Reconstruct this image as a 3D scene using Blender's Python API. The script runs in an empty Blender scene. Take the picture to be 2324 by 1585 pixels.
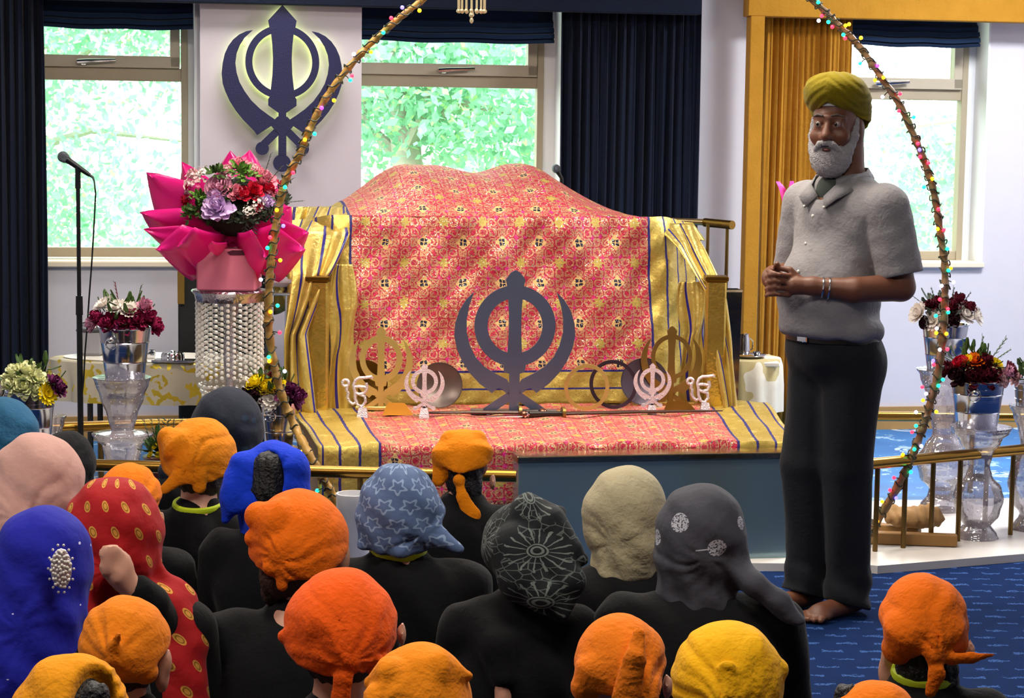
import bpy, math, random
import numpy as np
from mathutils import Vector, Matrix
PI = math.pi
# ------------------------------------------------------------------ camera, world, lights, exposure
SC = bpy.context.scene
COL = SC.collection
IW, IH, FPX = 2324, 1585, 4500.0
PITCH = math.atan2(492, FPX); ROLL = 0.013; CAMZ = 1.6
_r = Vector((1, 0, 0)); _f = Vector((0, math.cos(PITCH), -math.sin(PITCH))); _u = Vector((0, math.sin(PITCH), math.cos(PITCH)))
CR = _r*math.cos(ROLL) + _u*math.sin(ROLL); CU = _u*math.cos(ROLL) - _r*math.sin(ROLL); CF = _f
CP = Vector((0, 0, CAMZ))
cd = bpy.data.cameras.new('camera'); cam = bpy.data.objects.new('camera', cd); COL.objects.link(cam)
cd.sensor_width = 36; cd.lens = FPX/IW*36; cd.clip_end = 200
cam.matrix_world = Matrix(((CR.x, CU.x, -CF.x, CP.x), (CR.y, CU.y, -CF.y, CP.y), (CR.z, CU.z, -CF.z, CP.z), (0, 0, 0, 1)))
SC.camera = cam
SC.view_settings.view_transform = 'Standard'; SC.view_settings.look = 'None'
SC.view_settings.gamma = 1; SC.view_settings.use_curve_mapping = False
SC.view_settings.exposure = 0.28
WORLD_STRENGTH = 7.0
world = bpy.data.worlds.new('sky'); SC.world = world; world.use_nodes = True
wn = world.node_tree.nodes; wl = world.node_tree.links
bg = wn['Background']; bg.inputs['Strength'].default_value = WORLD_STRENGTH
wtc = wn.new('ShaderNodeTexCoord'); wsep = wn.new('ShaderNodeSeparateXYZ'); wr = wn.new('ShaderNodeValToRGB')
wl.new(wtc.outputs['Generated'], wsep.inputs[0]); wl.new(wsep.outputs['Z'], wr.inputs['Fac']); wl.new(wr.outputs['Color'], bg.inputs['Color'])
wr.color_ramp.elements[0].position = 0.0; wr.color_ramp.elements[0].color = (0.85, 0.92, 0.88, 1)
wr.color_ramp.elements[1].position = 0.5; wr.color_ramp.elements[1].color = (0.9, 0.96, 1.0, 1)
def area(name, loc, size, power, color, rot=(0, 0, 0)):
    l = bpy.data.lights.new(name, 'AREA'); l.shape = 'RECTANGLE'; l.size = size[0]; l.size_y = size[1]; l.energy = power; l.color = color
    o = bpy.data.objects.new(name, l); o.location = loc; o.rotation_euler = rot; COL.objects.link(o); return o
area('ceiling_panel_light', (-2.2, 3.4, 3.1), (1.2, 0.6), 42, (1, 0.93, 0.82))
area('ceiling_panel_light', (0.3, 3.4, 3.1), (1.2, 0.6), 42, (1, 0.93, 0.82))
area('ceiling_panel_light', (-1.0, 6.6, 3.1), (1.2, 0.6), 58, (1, 0.9, 0.76))
area('ceiling_panel_light', (0.6, 6.6, 3.1), (1.2, 0.6), 52, (1, 0.9, 0.76))
area('ceiling_panel_light', (-1.2, 9.4, 3.1), (1.0, 0.5), 32, (1, 0.93, 0.85))
area('ceiling_panel_light', (2.9, 8.9, 3.1), (1.0, 0.6), 120, (0.95, 0.97, 1))  # unseen lamp, strengthened and set near the wall to brighten the right side
def dl(x, y, e, c=(1, 0.85, 0.6)):
    l = bpy.data.lights.new('ceiling_downlight', 'SPOT'); l.energy = e; l.spot_size = 1.1; l.spot_blend = 0.6; l.color = c; l.shadow_soft_size = 0.05
    o = bpy.data.objects.new('ceiling_downlight', l); o.location = (x, y, 3.1); COL.objects.link(o); return o
dl(-0.7, 7.3, 75); dl(0.6, 7.3, 75); dl(0.0, 7.9, 60)

# ------------------------------------------------------------------ projection helpers
def ray(px, py):
    return (CR*((px-IW/2)/FPX) + CU*((IH/2-py)/FPX) + CF)
def at(px, py, Y):
    d = ray(px, py); return CP + d*(Y/d.y)
def atz(px, py, z):
    d = ray(px, py); return CP + d*((z-CAMZ)/d.z)
WT = 0.18; WY = 10.4; WA = math.atan(WT)
WM = Matrix.Translation((0, WY, 0)) @ Matrix.Rotation(WA, 4, 'Z')
WMI = WM.inverted()
THM = Matrix.Translation((-0.035, 8.4, 0)) @ Matrix.Rotation(WA, 4, 'Z') @ Matrix.Translation((0.035, -8.4, 0))
THI = THM.inverted()
def att(px, py, Y):         # point on a plane parallel to the back wall, the throne's own direction
    o = THI @ CP; v = THI.to_3x3() @ ray(px, py); return CP+ray(px, py)*((Y-o.y)/v.y)
def wp(px, py, d=0.0):      # point on the back wall plane, in wall coordinates (u, z); d metres behind the face
    o = WMI @ CP; v = WMI.to_3x3() @ ray(px, py)
    t = (d-o.y)/v.y; p = o+v*t
    return p.x, p.z
# ------------------------------------------------------------------ colour and node helpers
def lin(h):
    if isinstance(h, (tuple, list)): return tuple(h)
    h = h.lstrip('#'); c = [int(h[i:i+2], 16)/255 for i in (0, 2, 4)]
    return tuple(x/12.92 if x <= 0.04045 else ((x+0.055)/1.055)**2.4 for x in c)
class E:
    nt = None
    def __init__(s, v): s.v = v
    @staticmethod
    def m(op, *a, clamp=False):
        n = E.nt.nodes.new('ShaderNodeMath'); n.operation = op; n.use_clamp = clamp
        for i, x in enumerate(a):
            x = x.v if isinstance(x, E) else x
            if isinstance(x, (int, float)): n.inputs[i].default_value = x
            else: E.nt.links.new(x, n.inputs[i])
        return E(n.outputs[0])
    def __add__(s, o): return E.m('ADD', s, o)
    __radd__ = __add__
    def __sub__(s, o): return E.m('SUBTRACT', s, o)
    def __rsub__(s, o): return E.m('SUBTRACT', o, s)
    def __mul__(s, o): return E.m('MULTIPLY', s, o)
    __rmul__ = __mul__
    def __truediv__(s, o): return E.m('DIVIDE', s, o)
    def __abs__(s): return E.m('ABSOLUTE', s)
    def __lt__(s, o): return E.m('LESS_THAN', s, o)
    def __gt__(s, o): return E.m('GREATER_THAN', s, o)
def fract(a): return E.m('FRACT', a)
def efloor(a): return E.m('FLOOR', a)
def emax(a, b): return E.m('MAXIMUM', a, b)
def emin(a, b): return E.m('MINIMUM', a, b)
def esin(a): return E.m('SINE', a)
def ecos(a): return E.m('COSINE', a)
def eatan(a, b): return E.m('ARCTAN2', a, b)
def elen(a, b): return E.m('SQRT', a*a+b*b)
def cmix(fac, a, b):
    n = E.nt.nodes.new('ShaderNodeMix'); n.data_type = 'RGBA'
    for k, x in ((0, fac), (6, a), (7, b)):
        x = x.v if isinstance(x, E) else x
        if isinstance(x, (int, float)): n.inputs[k].default_value = x
        elif isinstance(x, tuple): n.inputs[k].default_value = tuple(x[:3])+(1,)
        elif isinstance(x, str): n.inputs[k].default_value = lin(x)+(1,)
        else: E.nt.links.new(x, n.inputs[k])
    return E(n.outputs[2])
def coords(kind='Object'):
    n = E.nt.nodes.new('ShaderNodeTexCoord'); return n.outputs[kind]
def sep(v):
    n = E.nt.nodes.new('ShaderNodeSeparateXYZ'); E.nt.links.new(v, n.inputs[0]); return [E(o) for o in n.outputs]
def comb(x, y, z=0.0):
    n = E.nt.nodes.new('ShaderNodeCombineXYZ')
    for i, k in enumerate((x, y, z)):
        if isinstance(k, E): E.nt.links.new(k.v, n.inputs[i])
        else: n.inputs[i].default_value = k
    return n.outputs[0]
def noise(scale, vec=None, detail=2, rough=0.5, out='Fac'):
    n = E.nt.nodes.new('ShaderNodeTexNoise'); n.inputs['Scale'].default_value = scale; n.inputs['Detail'].default_value = detail; n.inputs['Roughness'].default_value = rough
    if vec is not None: E.nt.links.new(vec, n.inputs['Vector'])
    return E(n.outputs[out])
def voronoi(scale, vec=None, feature='F1', rnd=1.0):
    n = E.nt.nodes.new('ShaderNodeTexVoronoi'); n.feature = feature; n.inputs['Scale'].default_value = scale; n.inputs['Randomness'].default_value = rnd
    if vec is not None: E.nt.links.new(vec, n.inputs['Vector'])
    return n
def bump(h, strength=0.3, dist=0.01):
    n = E.nt.nodes.new('ShaderNodeBump'); n.inputs['Strength'].default_value = strength; n.inputs['Distance'].default_value = dist
    E.nt.links.new(h.v, n.inputs['Height']); return n.outputs[0]
MATS = {}
def new_mat(name):
    m = bpy.data.materials.new(name); m.use_nodes = True; E.nt = m.node_tree
    return m, m.node_tree.nodes['Principled BSDF']
def setp(b, key, v):
    if isinstance(v, E): E.nt.links.new(v.v, b.inputs[key])
    elif hasattr(v, 'is_linked') : E.nt.links.new(v, b.inputs[key])
    elif key in ('Base Color', 'Emission Color'): b.inputs[key].default_value = tuple(lin(v))[:3]+(1,)
    else: b.inputs[key].default_value = v
def mat(name, color, rough=0.6, metal=0.0, var=0.12, nscale=12, bstr=0.0, bscale=60, spec=0.5, sheen=0.0, emit=0.0, trans=0.0, sub=0.0):
    if name in MATS: return MATS[name]
    m, b = new_mat(name); c = lin(color)
    co = coords()
    n = noise(nscale, co, 3)
    setp(b, 'Base Color', cmix(n, tuple(x*(1-var) for x in c), tuple(min(1, x*(1+var)) for x in c)))
    setp(b, 'Roughness', rough); setp(b, 'Metallic', metal); setp(b, 'Specular IOR Level', spec)
    if sheen: setp(b, 'Sheen Weight', sheen)
    if bstr: setp(b, 'Normal', bump(noise(bscale, co, 4), bstr, 0.01))
    if emit: setp(b, 'Emission Color', color); setp(b, 'Emission Strength', emit)
    if trans: setp(b, 'Transmission Weight', trans)
    if sub: setp(b, 'Subsurface Weight', sub); b.inputs['Subsurface Radius'].default_value = (0.01, 0.004, 0.002)
    MATS[name] = m; return m
def cloth(name, color, wr=0.45, color2=None, rough=0.85):
    if name in MATS: return MATS[name]
    m, b = new_mat(name); c = lin(color); co = coords()
    n = noise(9, co, 3); w = noise(900, co, 1); f = noise(28, co, 3, 0.6)
    c1 = cmix(n, tuple(x*0.88 for x in c), lin(color2) if color2 else tuple(min(1, x*1.1) for x in c))
    setp(b, 'Base Color', cmix(w*0.25, c1, tuple(x*0.7 for x in c)))
    setp(b, 'Roughness', rough); setp(b, 'Specular IOR Level', 0.2); setp(b, 'Sheen Weight', 0.06)
    f2 = noise(55, co, 2, 0.5); setp(b, 'Normal', bump(f*1.0+abs(f2-0.5)*-0.7+w*0.05, wr, 0.012))
    MATS[name] = m; return m
# ------------------------------------------------------------------ mesh helpers
class MB:
    def __init__(s): s.v = []; s.f = []; s.uv = {}; s.M = None; s.mi = []
    def add(s, vs, fs):
        n = len(s.v); s.v += [tuple(v) for v in vs]; s.f += [tuple(i+n for i in f) for f in fs]
    def box(s, c, size, rot=None, bev=0.0):
        x, y, z = [k/2 for k in size]; c = Vector(c)
        if bev > 0:
            b = min(bev, x*0.9, y*0.9, z*0.9); vs = []; fs = []
            def ring(zz, ix): return [Vector((sx*(x-ix) + (0), sy*(y-ix), zz)) for sx, sy in ((-1, -1), (1, -1), (1, 1), (-1, 1))]
            rings = []
            def oct_(zz, e): 
                xx, yy = x-e, y-e; bb = max(b-e, b*0.3)
                return [Vector(p+(zz,)) for p in ((-xx+bb, -yy), (xx-bb, -yy), (xx, -yy+bb), (xx, yy-bb), (xx-bb, yy), (-xx+bb, yy), (-xx, yy-bb), (-xx, -yy+bb))]
            for zz, e in ((-z, b), (-z+b, 0), (z-b, 0), (z, b)): rings.append(oct_(zz, e))
            vs = [p for r in rings for p in r]
            for k in range(3):
                for i in range(8): j = (i+1) % 8; fs.append((k*8+i, k*8+j, (k+1)*8+j, (k+1)*8+i))
            fs.append(tuple(range(7, -1, -1))); fs.append(tuple(range(24, 32)))
        else:
            vs = [Vector((a*x, b_*y, d*z)) for a in (-1, 1) for b_ in (-1, 1) for d in (-1, 1)]
            fs = [(0, 1, 3, 2), (4, 6, 7, 5), (0, 4, 5, 1), (2, 3, 7, 6), (0, 2, 6, 4), (1, 5, 7, 3)]
        if rot is not None: vs = [rot @ v for v in vs]
        s.add([v+c for v in vs], fs); return s
    def tube(s, pts, rad, n=8, cap=True, flat=1.0):
        pts = [Vector(p) for p in pts]
        if isinstance(rad, (int, float)): rad = [rad]*len(pts)
        t0 = (pts[1]-pts[0]).normalized(); up = Vector((0, 0, 1)) if abs(t0.z) < 0.9 else Vector((1, 0, 0))
        a = t0.cross(up).normalized(); rings = []
        for i, p in enumerate(pts):
            t = (pts[min(i+1, len(pts)-1)]-pts[max(i-1, 0)]).normalized()
            a = (a-t*a.dot(t)).normalized(); b = t.cross(a)
            rings += [p + (a*math.cos(2*PI*k/n) + b*math.sin(2*PI*k/n)*flat)*rad[i] for k in range(n)]
        fs = [(i*n+k, i*n+(k+1) % n, (i+1)*n+(k+1) % n, (i+1)*n+k) for i in range(len(pts)-1) for k in range(n)]
        if cap: fs += [tuple(range(n-1, -1, -1)), tuple(range((len(pts)-1)*n, len(pts)*n))]
        s.add(rings, fs); return s
    def lathe(s, prof, c=(0, 0, 0), n=32, M=None, rf=None):
        c = Vector(c); vs = []
        for r, z in prof:
            for k in range(n):
                a = 2*PI*k/n; rr = r*(rf(a, z) if rf else 1); p = Vector((rr*math.cos(a), rr*math.sin(a), z))
                vs.append((M @ p if M is not None else p)+c)
        fs = [(i*n+k, i*n+(k+1) % n, (i+1)*n+(k+1) % n, (i+1)*n+k) for i in range(len(prof)-1) for k in range(n)]
        if prof[0][0] > 1e-5: fs.append(tuple(range(n-1, -1, -1)))
        if prof[-1][0] > 1e-5: fs.append(tuple(range((len(prof)-1)*n, len(prof)*n)))
        s.add(vs, fs); return s
    def sphere(s, c, r, n=12, m=8, M=None):
        if isinstance(r, (int, float)): r = (r, r, r)
        c = Vector(c); vs = [Vector((0, 0, -r[2]))]
        for i in range(1, m):
            t = -PI/2+PI*i/m
            vs += [Vector((r[0]*math.cos(t)*math.cos(2*PI*k/n), r[1]*math.cos(t)*math.sin(2*PI*k/n), r[2]*math.sin(t))) for k in range(n)]
        vs.append(Vector((0, 0, r[2]))); L = len(vs)-1
        fs = [(0, 1+(k+1) % n, 1+k) for k in range(n)]
        for i in range(m-2): fs += [(1+i*n+k, 1+i*n+(k+1) % n, 1+(i+1)*n+(k+1) % n, 1+(i+1)*n+k) for k in range(n)]
        fs += [(L, 1+(m-2)*n+k, 1+(m-2)*n+(k+1) % n) for k in range(n)]
        s.add([(M @ v if M is not None else v)+c for v in vs], fs); return s
    def extrude(s, poly, fn, t0, t1):     # poly 2D points; fn(a, b, t) -> 3D
        n = len(poly); vs = [fn(a, b, t0) for a, b in poly]+[fn(a, b, t1) for a, b in poly]
        fs = [tuple(range(n-1, -1, -1)), tuple(range(n, 2*n))]+[(i, (i+1) % n, n+(i+1) % n, n+i) for i in range(n)]
        s.add(vs, fs); return s
    def annulus(s, c2, ro, ri, fn, t0, t1, n=48):
        vs = []
        for r, t in ((ro, t0), (ro, t1), (ri, t1), (ri, t0)):
            vs += [fn(c2[0]+r*math.cos(2*PI*k/n), c2[1]+r*math.sin(2*PI*k/n), t) for k in range(n)]
        s.add(vs, [(j*n+k, j*n+(k+1) % n, ((j+1) % 4)*n+(k+1) % n, ((j+1) % 4)*n+k) for j in range(4) for k in range(n)]); return s
    def grid(s, nu, nv, fn, uvfn=None):
        n0 = len(s.v)
        for j in range(nv):
            for i in range(nu):
                a, b = i/(nu-1), j/(nv-1); s.v.append(tuple(fn(a, b)))
                if uvfn: s.uv[len(s.v)-1] = uvfn(a, b)
        s.f += [(n0+j*nu+i, n0+j*nu+i+1, n0+(j+1)*nu+i+1, n0+(j+1)*nu+i) for j in range(nv-1) for i in range(nu-1)]; return s
    def build(s, name, m, parent=None, smooth=True, solid=0.0, sub=0, bevel=0.0, sharp=40):
        V = np.array(s.v, dtype=float)
        if s.M is not None:
            A = np.array(s.M); V = V @ A[:3, :3].T + A[:3, 3]
        o = make_obj(name, V, s.f, m, parent, smooth, s.uv)
        if bevel:
            b = o.modifiers.new('bevel', 'BEVEL'); b.width = bevel; b.segments = 2; b.limit_method = 'ANGLE'
        if solid:
            md = o.modifiers.new('solid', 'SOLIDIFY'); md.thickness = solid; md.offset = 0
        if sub:
            md = o.modifiers.new('sub', 'SUBSURF'); md.levels = sub; md.render_levels = sub
        return o
def make_obj(name, V, F, m, parent=None, smooth=True, uv=None, origin=None):
    if parent is not None: org = np.array(world_loc(parent))
    elif origin is not None: org = np.array(origin)
    else: org = np.array([(V[:, 0].min()+V[:, 0].max())/2, (V[:, 1].min()+V[:, 1].max())/2, V[:, 2].min()])
    me = bpy.data.meshes.new(name)
    if isinstance(F, np.ndarray):
        n = len(V); k = len(F); w = F.shape[1]
        me.vertices.add(n); me.vertices.foreach_set('co', (V-org).astype(np.float32).ravel())
        me.loops.add(k*w); me.loops.foreach_set('vertex_index', F.astype(np.int32).ravel())
        me.polygons.add(k); me.polygons.foreach_set('loop_start', np.arange(0, k*w, w, dtype=np.int32))
        me.update(calc_edges=True); me.validate()
    else:
        me.from_pydata((V-org).tolist(), [], F); me.update()
    if uv is not None and len(uv):
        ul = me.uv_layers.new(name='UVMap'); li = np.zeros(len(me.loops), dtype=np.int32); me.loops.foreach_get('vertex_index', li)
        if isinstance(uv, dict):
            A = np.zeros((len(V), 2)); 
            for k2, q in uv.items(): A[k2] = q
        else: A = uv
        ul.data.foreach_set('uv', A[li].astype(np.float32).ravel())
    if smooth:
        me.polygons.foreach_set('use_smooth', np.ones(len(me.polygons), dtype=bool))
        try: me.set_sharp_from_angle(angle=math.radians(42))
        except Exception: pass
    if m: me.materials.append(m)
    o = bpy.data.objects.new(name, me); COL.objects.link(o)
    if parent is not None: o.parent = parent
    else: o.location = org
    return o
def world_loc(o):
    p = Vector((0, 0, 0))
    while o is not None: p += o.location; o = o.parent
    return p
def tag(o, label, cat, group=None, kind=None):
    o['label'] = label; o['category'] = cat
    if group: o['group'] = group
    if kind: o['kind'] = kind
    return o
def thing(name, loc, label, cat, group=None):
    o = bpy.data.objects.new(name, None); o.location = loc; o.empty_display_size = 0.05; COL.objects.link(o)
    return tag(o, label, cat, group)
def struct(o): o['kind'] = 'structure'; return o
# ------------------------------------------------------------------ implicit surface modelling
class Field:
    def __init__(s, lo, hi, h):
        s.lo = np.array(lo, float); s.h = h
        s.n = [int(math.ceil((hi[i]-lo[i])/h))+1 for i in range(3)]
        s.ax = [s.lo[i]+np.arange(s.n[i])*h for i in range(3)]
        s.D = np.full(s.n, 0.2, dtype=np.float32); s.T = None
    def _sub(s, lo, hi):
        sl = []
        for i in range(3):
            a = max(0, int((lo[i]-s.lo[i])/s.h)-1); b = min(s.n[i], int((hi[i]-s.lo[i])/s.h)+3)
            if a >= b: return None
            sl.append(slice(a, b))
        return tuple(sl)
    def pts(s, sl):
        return np.meshgrid(*[s.ax[i][sl[i]] for i in range(3)], indexing='ij', sparse=False)
    def apply(s, fn, lo, hi, k=0.0, op='u'):
        m = k+3*s.h+0.01
        sl = s._sub([a-m for a in lo], [b+m for b in hi])
        if sl is None: return
        X, Y, Z = s.pts(sl); d = fn(X, Y, Z).astype(np.float32); A = s.D[sl]
        if op == 'u':
            if k > 0: h = np.maximum(k-np.abs(A-d), 0)/k; s.D[sl] = np.minimum(A, d)-h*h*k*0.25
            else: s.D[sl] = np.minimum(A, d)
        else:
            d = -d
            if k > 0: h = np.maximum(k-np.abs(A-d), 0)/k; s.D[sl] = np.maximum(A, d)+h*h*k*0.25
            else: s.D[sl] = np.maximum(A, d)
    def _tp(s, p):
        return np.array(s.T @ Vector(p)) if s.T is not None else np.array(p, float)
    def ell(s, c, r, k=0.02, rot=None, op='u'):
        c = s._tp(c); R = np.eye(3)
        if rot is not None: R = np.array(rot)
        if s.T is not None: R = np.array(s.T.to_3x3()) @ R
        r = np.array([r]*3 if isinstance(r, (int, float)) else r, float)
        ext = np.sqrt(((R*r)**2).sum(1))
        def fn(X, Y, Z):
            x, y, z = X-c[0], Y-c[1], Z-c[2]
            q = [(R[0, i]*x+R[1, i]*y+R[2, i]*z) for i in range(3)]
            k0 = np.sqrt(sum((q[i]/r[i])**2 for i in range(3))); k1 = np.sqrt(sum((q[i]/r[i]**2)**2 for i in range(3)))+1e-9
            return k0*(k0-1)/k1
        s.apply(fn, c-ext, c+ext, k, op)
    def cone(s, a, b, ra, rb, k=0.02, op='u', flat=None):   # tapered capsule; flat=(dir, factor) squashes it
        a = s._tp(a); b = s._tp(b); ba = b-a; L2 = float(ba @ ba)+1e-12; R = max(ra, rb)
        fd = None
        if flat is not None:
            fd = np.array(flat[0], float); 
            if s.T is not None: fd = np.array(s.T.to_3x3() @ Vector(fd))
            fd /= np.linalg.norm(fd)
        def fn(X, Y, Z):
            x, y, z = X-a[0], Y-a[1], Z-a[2]
            t = np.clip((x*ba[0]+y*ba[1]+z*ba[2])/L2, 0, 1)
            x -= t*ba[0]; y -= t*ba[1]; z -= t*ba[2]
            q = x*x+y*y+z*z
            if fd is not None:
                e = x*fd[0]+y*fd[1]+z*fd[2]; q = q+e*e*(flat[1]**2-1)
                return (np.sqrt(q)-(ra+(rb-ra)*t))/(flat[1]**0.5)
            return np.sqrt(q)-(ra+(rb-ra)*t)
        s.apply(fn, np.minimum(a, b)-R, np.maximum(a, b)+R, k, op)
    def chain(s, pts, rad, k=0.01, flat=None):
        for i in range(len(pts)-1): s.cone(pts[i], pts[i+1], rad[i], rad[i+1], k if i == 0 else k*0.5, flat=flat)
    def torus(s, c, R, r, axis=(0, 0, 1), k=0.01, sc=(1, 1, 1)):
        c = s._tp(c); ax = Vector(axis).normalized()
        if s.T is not None: ax = (s.T.to_3x3() @ ax)
        ax = np.array(ax)
        def fn(X, Y, Z):
            x, y, z = (X-c[0])/sc[0], (Y-c[1])/sc[1], (Z-c[2])/sc[2]; h = x*ax[0]+y*ax[1]+z*ax[2]
            rr = np.sqrt(np.maximum(x*x+y*y+z*z-h*h, 0))-R
            return (np.sqrt(rr*rr+h*h)-r)*min(sc)
        e = R+r; s.apply(fn, c-e*np.array(sc), c+e*np.array(sc), k)
    def cut(s, n, d, k=0.006, lo=None, hi=None):     # keep the side n.p < d
        n = np.array(n, float); n /= np.linalg.norm(n)
        lo = s.lo if lo is None else lo; hi = s.lo+np.array(s.n)*s.h if hi is None else hi
        s.apply(lambda X, Y, Z: -(X*n[0]+Y*n[1]+Z*n[2]-d), lo, hi, k, 's')
    def disp(s, fn):
        X, Y, Z = np.meshgrid(*s.ax, indexing='ij', sparse=True); s.D = (s.D+fn(X, Y, Z)).astype(np.float32)
    def mesh(s):
        D = s.D.copy(); D[0], D[-1], D[:, 0], D[:, -1], D[:, :, 0], D[:, :, -1] = [0.1]*6
        S = D < 0; c = [slice(0, -1), slice(1, None)]
        cnt = sum(S[c[i], c[j], c[k]].astype(np.int8) for i in (0, 1) for j in (0, 1) for k in (0, 1))
        act = (cnt > 0) & (cnt < 8); idx = np.argwhere(act); vid = np.full(act.shape, -1, dtype=np.int64); vid[act] = np.arange(len(idx))
        acc = np.zeros((len(idx), 3)); num = np.zeros(len(idx)); I, J, K = idx.T
        cs = [(i, j, k) for i in (0, 1) for j in (0, 1) for k in (0, 1)]
        for p in cs:
            for a in range(3):
                if p[a] == 0:
                    q = list(p); q[a] = 1
                    d0 = D[I+p[0], J+p[1], K+p[2]].astype(float); d1 = D[I+q[0], J+q[1], K+q[2]].astype(float)
                    m = (d0 < 0) != (d1 < 0); t = np.where(m, d0/np.where(m, d0-d1, 1), 0)
                    P = np.stack([np.full(len(idx), float(p[b])) for b in range(3)], 1); P[:, a] = t
                    acc[m] += P[m]; num[m] += 1
        V = s.lo+(idx+acc/num[:, None])*s.h; F = []
        for a in range(3):
            b, c2 = (a+1) % 3, (a+2) % 3
            sl0 = [slice(None)]*3; sl1 = [slice(None)]*3; sl0[a] = slice(0, -1); sl1[a] = slice(1, None)
            A, B = S[tuple(sl0)], S[tuple(sl1)]; ed = np.argwhere(A != B); ok = (ed[:, b] > 0) & (ed[:, c2] > 0) & (ed[:, b] < s.n[b]-1) & (ed[:, c2] < s.n[c2]-1); ed = ed[ok]
            pol = A[tuple(ed.T)]; q = []
            for db, dc in ((-1, -1), (0, -1), (0, 0), (-1, 0)):
                e = ed.copy(); e[:, b] += db; e[:, c2] += dc; q.append(vid[tuple(e.T)])
            q = np.stack(q, 1); q[~pol] = q[~pol][:, ::-1]; F.append(q)
        F = np.concatenate(F); F = F[(F >= 0).all(1)]
        return V, F
    def build(s, name, m, parent, rotz=0.0, uvfn=None, smooth_it=1):
        V, F = s.mesh()
        for _ in range(smooth_it):       # gentle Laplacian pass
            acc = np.zeros_like(V); num = np.zeros(len(V))
            for a in range(4):
                for bb in ((a+1) % 4, (a+3) % 4):
                    np.add.at(acc, F[:, a], V[F[:, bb]]); np.add.at(num, F[:, a], 1)
            V = V*0.5+0.5*acc/np.maximum(num, 1)[:, None]
        uv = uvfn(V) if uvfn else None
        o = make_obj(name, V+np.array(world_loc(parent)), F, m, parent, True, uv)
        return o
def rot3(ax, a): return np.array(Matrix.Rotation(a, 3, ax))
# ------------------------------------------------------------------ the room
def wallbox(mb, u0, u1, z0, z1, y0, y1, bev=0):
    mb.M = WM; mb.box(((u0+u1)/2, (y0+y1)/2, (z0+z1)/2), (abs(u1-u0), abs(y1-y0), abs(z1-z0)), bev=bev)
m_wall = mat('wall_paint', '#cfccd4', 0.7, var=0.03)
m_pier = mat('pier_paint', '#c6bfca', 0.7, var=0.03)
m_white = mat('white_reveal', '#e6e8ea', 0.6, var=0.03)
m_frame = mat('window_frame_paint', '#a99c84', 0.45, var=0.05)
m_navy = cloth('navy_blackout_fabric', '#070f22', 0.3, '#09152c')
m_navy2 = cloth('navy_blind_fabric', '#0a1f3a', 0.2, '#0c2644')
m_gold_cloth = cloth('gold_velvet', '#b07a1e', 0.35, '#c08a2c')
m_chrome = mat('polished_chrome', '#d8dadf', 0.12, 1.0, var=0.03)
ZTOP = 3.2
def zpx(px, py, d=0): return wp(px, py, d)
# window openings on the wall, in wall coordinates
uA0, uA1 = wp(-140, 400)[0], wp(448, 400)[0]
uB0, uB1 = wp(700, 400)[0], wp(1275, 400)[0]
uC0, uC1 = wp(1740, 400)[0], wp(2237, 400)[0]
zs = wp(1100, 594)[1]                # sill height
ztopw = 2.42
UL, UR = -4.6, 4.2
def wall_piece(name, rects, m, y0=0.0, y1=0.3):
    mb = MB()
    for (a, b, c, d) in rects: wallbox(mb, a, b, c, d, y0, y1)
    return struct(mb.build(name, m, None, False))
wall_piece('wall_back', [(UL, UR, 0, zs), (UL, UR, ztopw, ZTOP), (UL, uA0, zs, ztopw), (uA1, uB0, zs, ztopw), (uB1, uC0, zs, ztopw), (uC1, UR, zs, ztopw)], m_wall)
# carpeted floor, side walls, rear wall, ceiling
m, b = new_mat('navy_carpet'); co = coords(); X, Y, Z = sep(co)
mp = 0.095
r_ = Y/mp; row = efloor(r_); sh = fract(row*0.37)*0.16
cx = (X+sh)/0.12; fx = fract(cx); fy = fract(r_)
nz = noise(160, co, 2); nz2 = noise(45, co, 2)
fx2 = abs(fx-0.5); fy2 = abs(fy-0.5+(nz2-0.5)*0.5)
dash = (fx2 < 0.28)*(fy2 < 0.09)*(nz > 0.46)
base = cmix(noise(7, co, 2), '#08224e', '#0c2e62')
base = cmix((voronoi(130, co).outputs['Distance'] if False else noise(300, co, 1))*0.6, base, '#050d2c')
setp(b, 'Base Color', cmix(dash*0.85, base, '#3f62a0')); setp(b, 'Roughness', 0.95); setp(b, 'Specular IOR Level', 0.1)
setp(b, 'Normal', bump(noise(400, co, 1), 0.4, 0.004)); m_carpet = m
mb = MB(); mb.box((-0.2, 4.4, -0.05), (9.6, 15.4, 0.1)); struct(mb.build('floor', m_carpet, None, False))
mb = MB(); mb.box((-0.2, 4.4, ZTOP+0.05), (9.6, 15.4, 0.1)); struct(mb.build('ceiling', mat('ceiling_paint', '#d8d4cc', 0.8), None, False))
mb = MB(); mb.box((-4.45, 4.0, ZTOP/2), (0.2, 13, ZTOP)); struct(mb.build('wall_left', m_wall, None, False))
mb = MB(); mb.box((4.3, 4.2, ZTOP/2), (0.2, 14, ZTOP)); struct(mb.build('wall_right', m_wall, None, False))
mb = MB(); mb.box((0, -2.6, ZTOP/2), (9, 0.2, ZTOP)); struct(mb.build('wall_rear', mat('rear_wall_paint', '#8f8a84', 0.8), None, False))
# pier between the first two windows
uP0, uP1 = wp(455, 300, -0.12)[0], wp(820, 300, -0.12)[0]
mb = MB(); wallbox(mb, uP0, uP1, 0.0, 2.5, -0.12, 0.0); struct(mb.build('trim_1', m_pier, None, False))
# column between the dark and gold curtains
# right of the gold curtain the wall is plain; skirting board
m_wood = mat('oak_skirting', '#a9824a', 0.5, var=0.12, nscale=6)
mb = MB(); z1 = wp(2200, 921)[1]; wallbox(mb, UL, UR, 0, z1, -0.02, 0.0); struct(mb.build('baseboard_back', m_wood, None, False))
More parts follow.
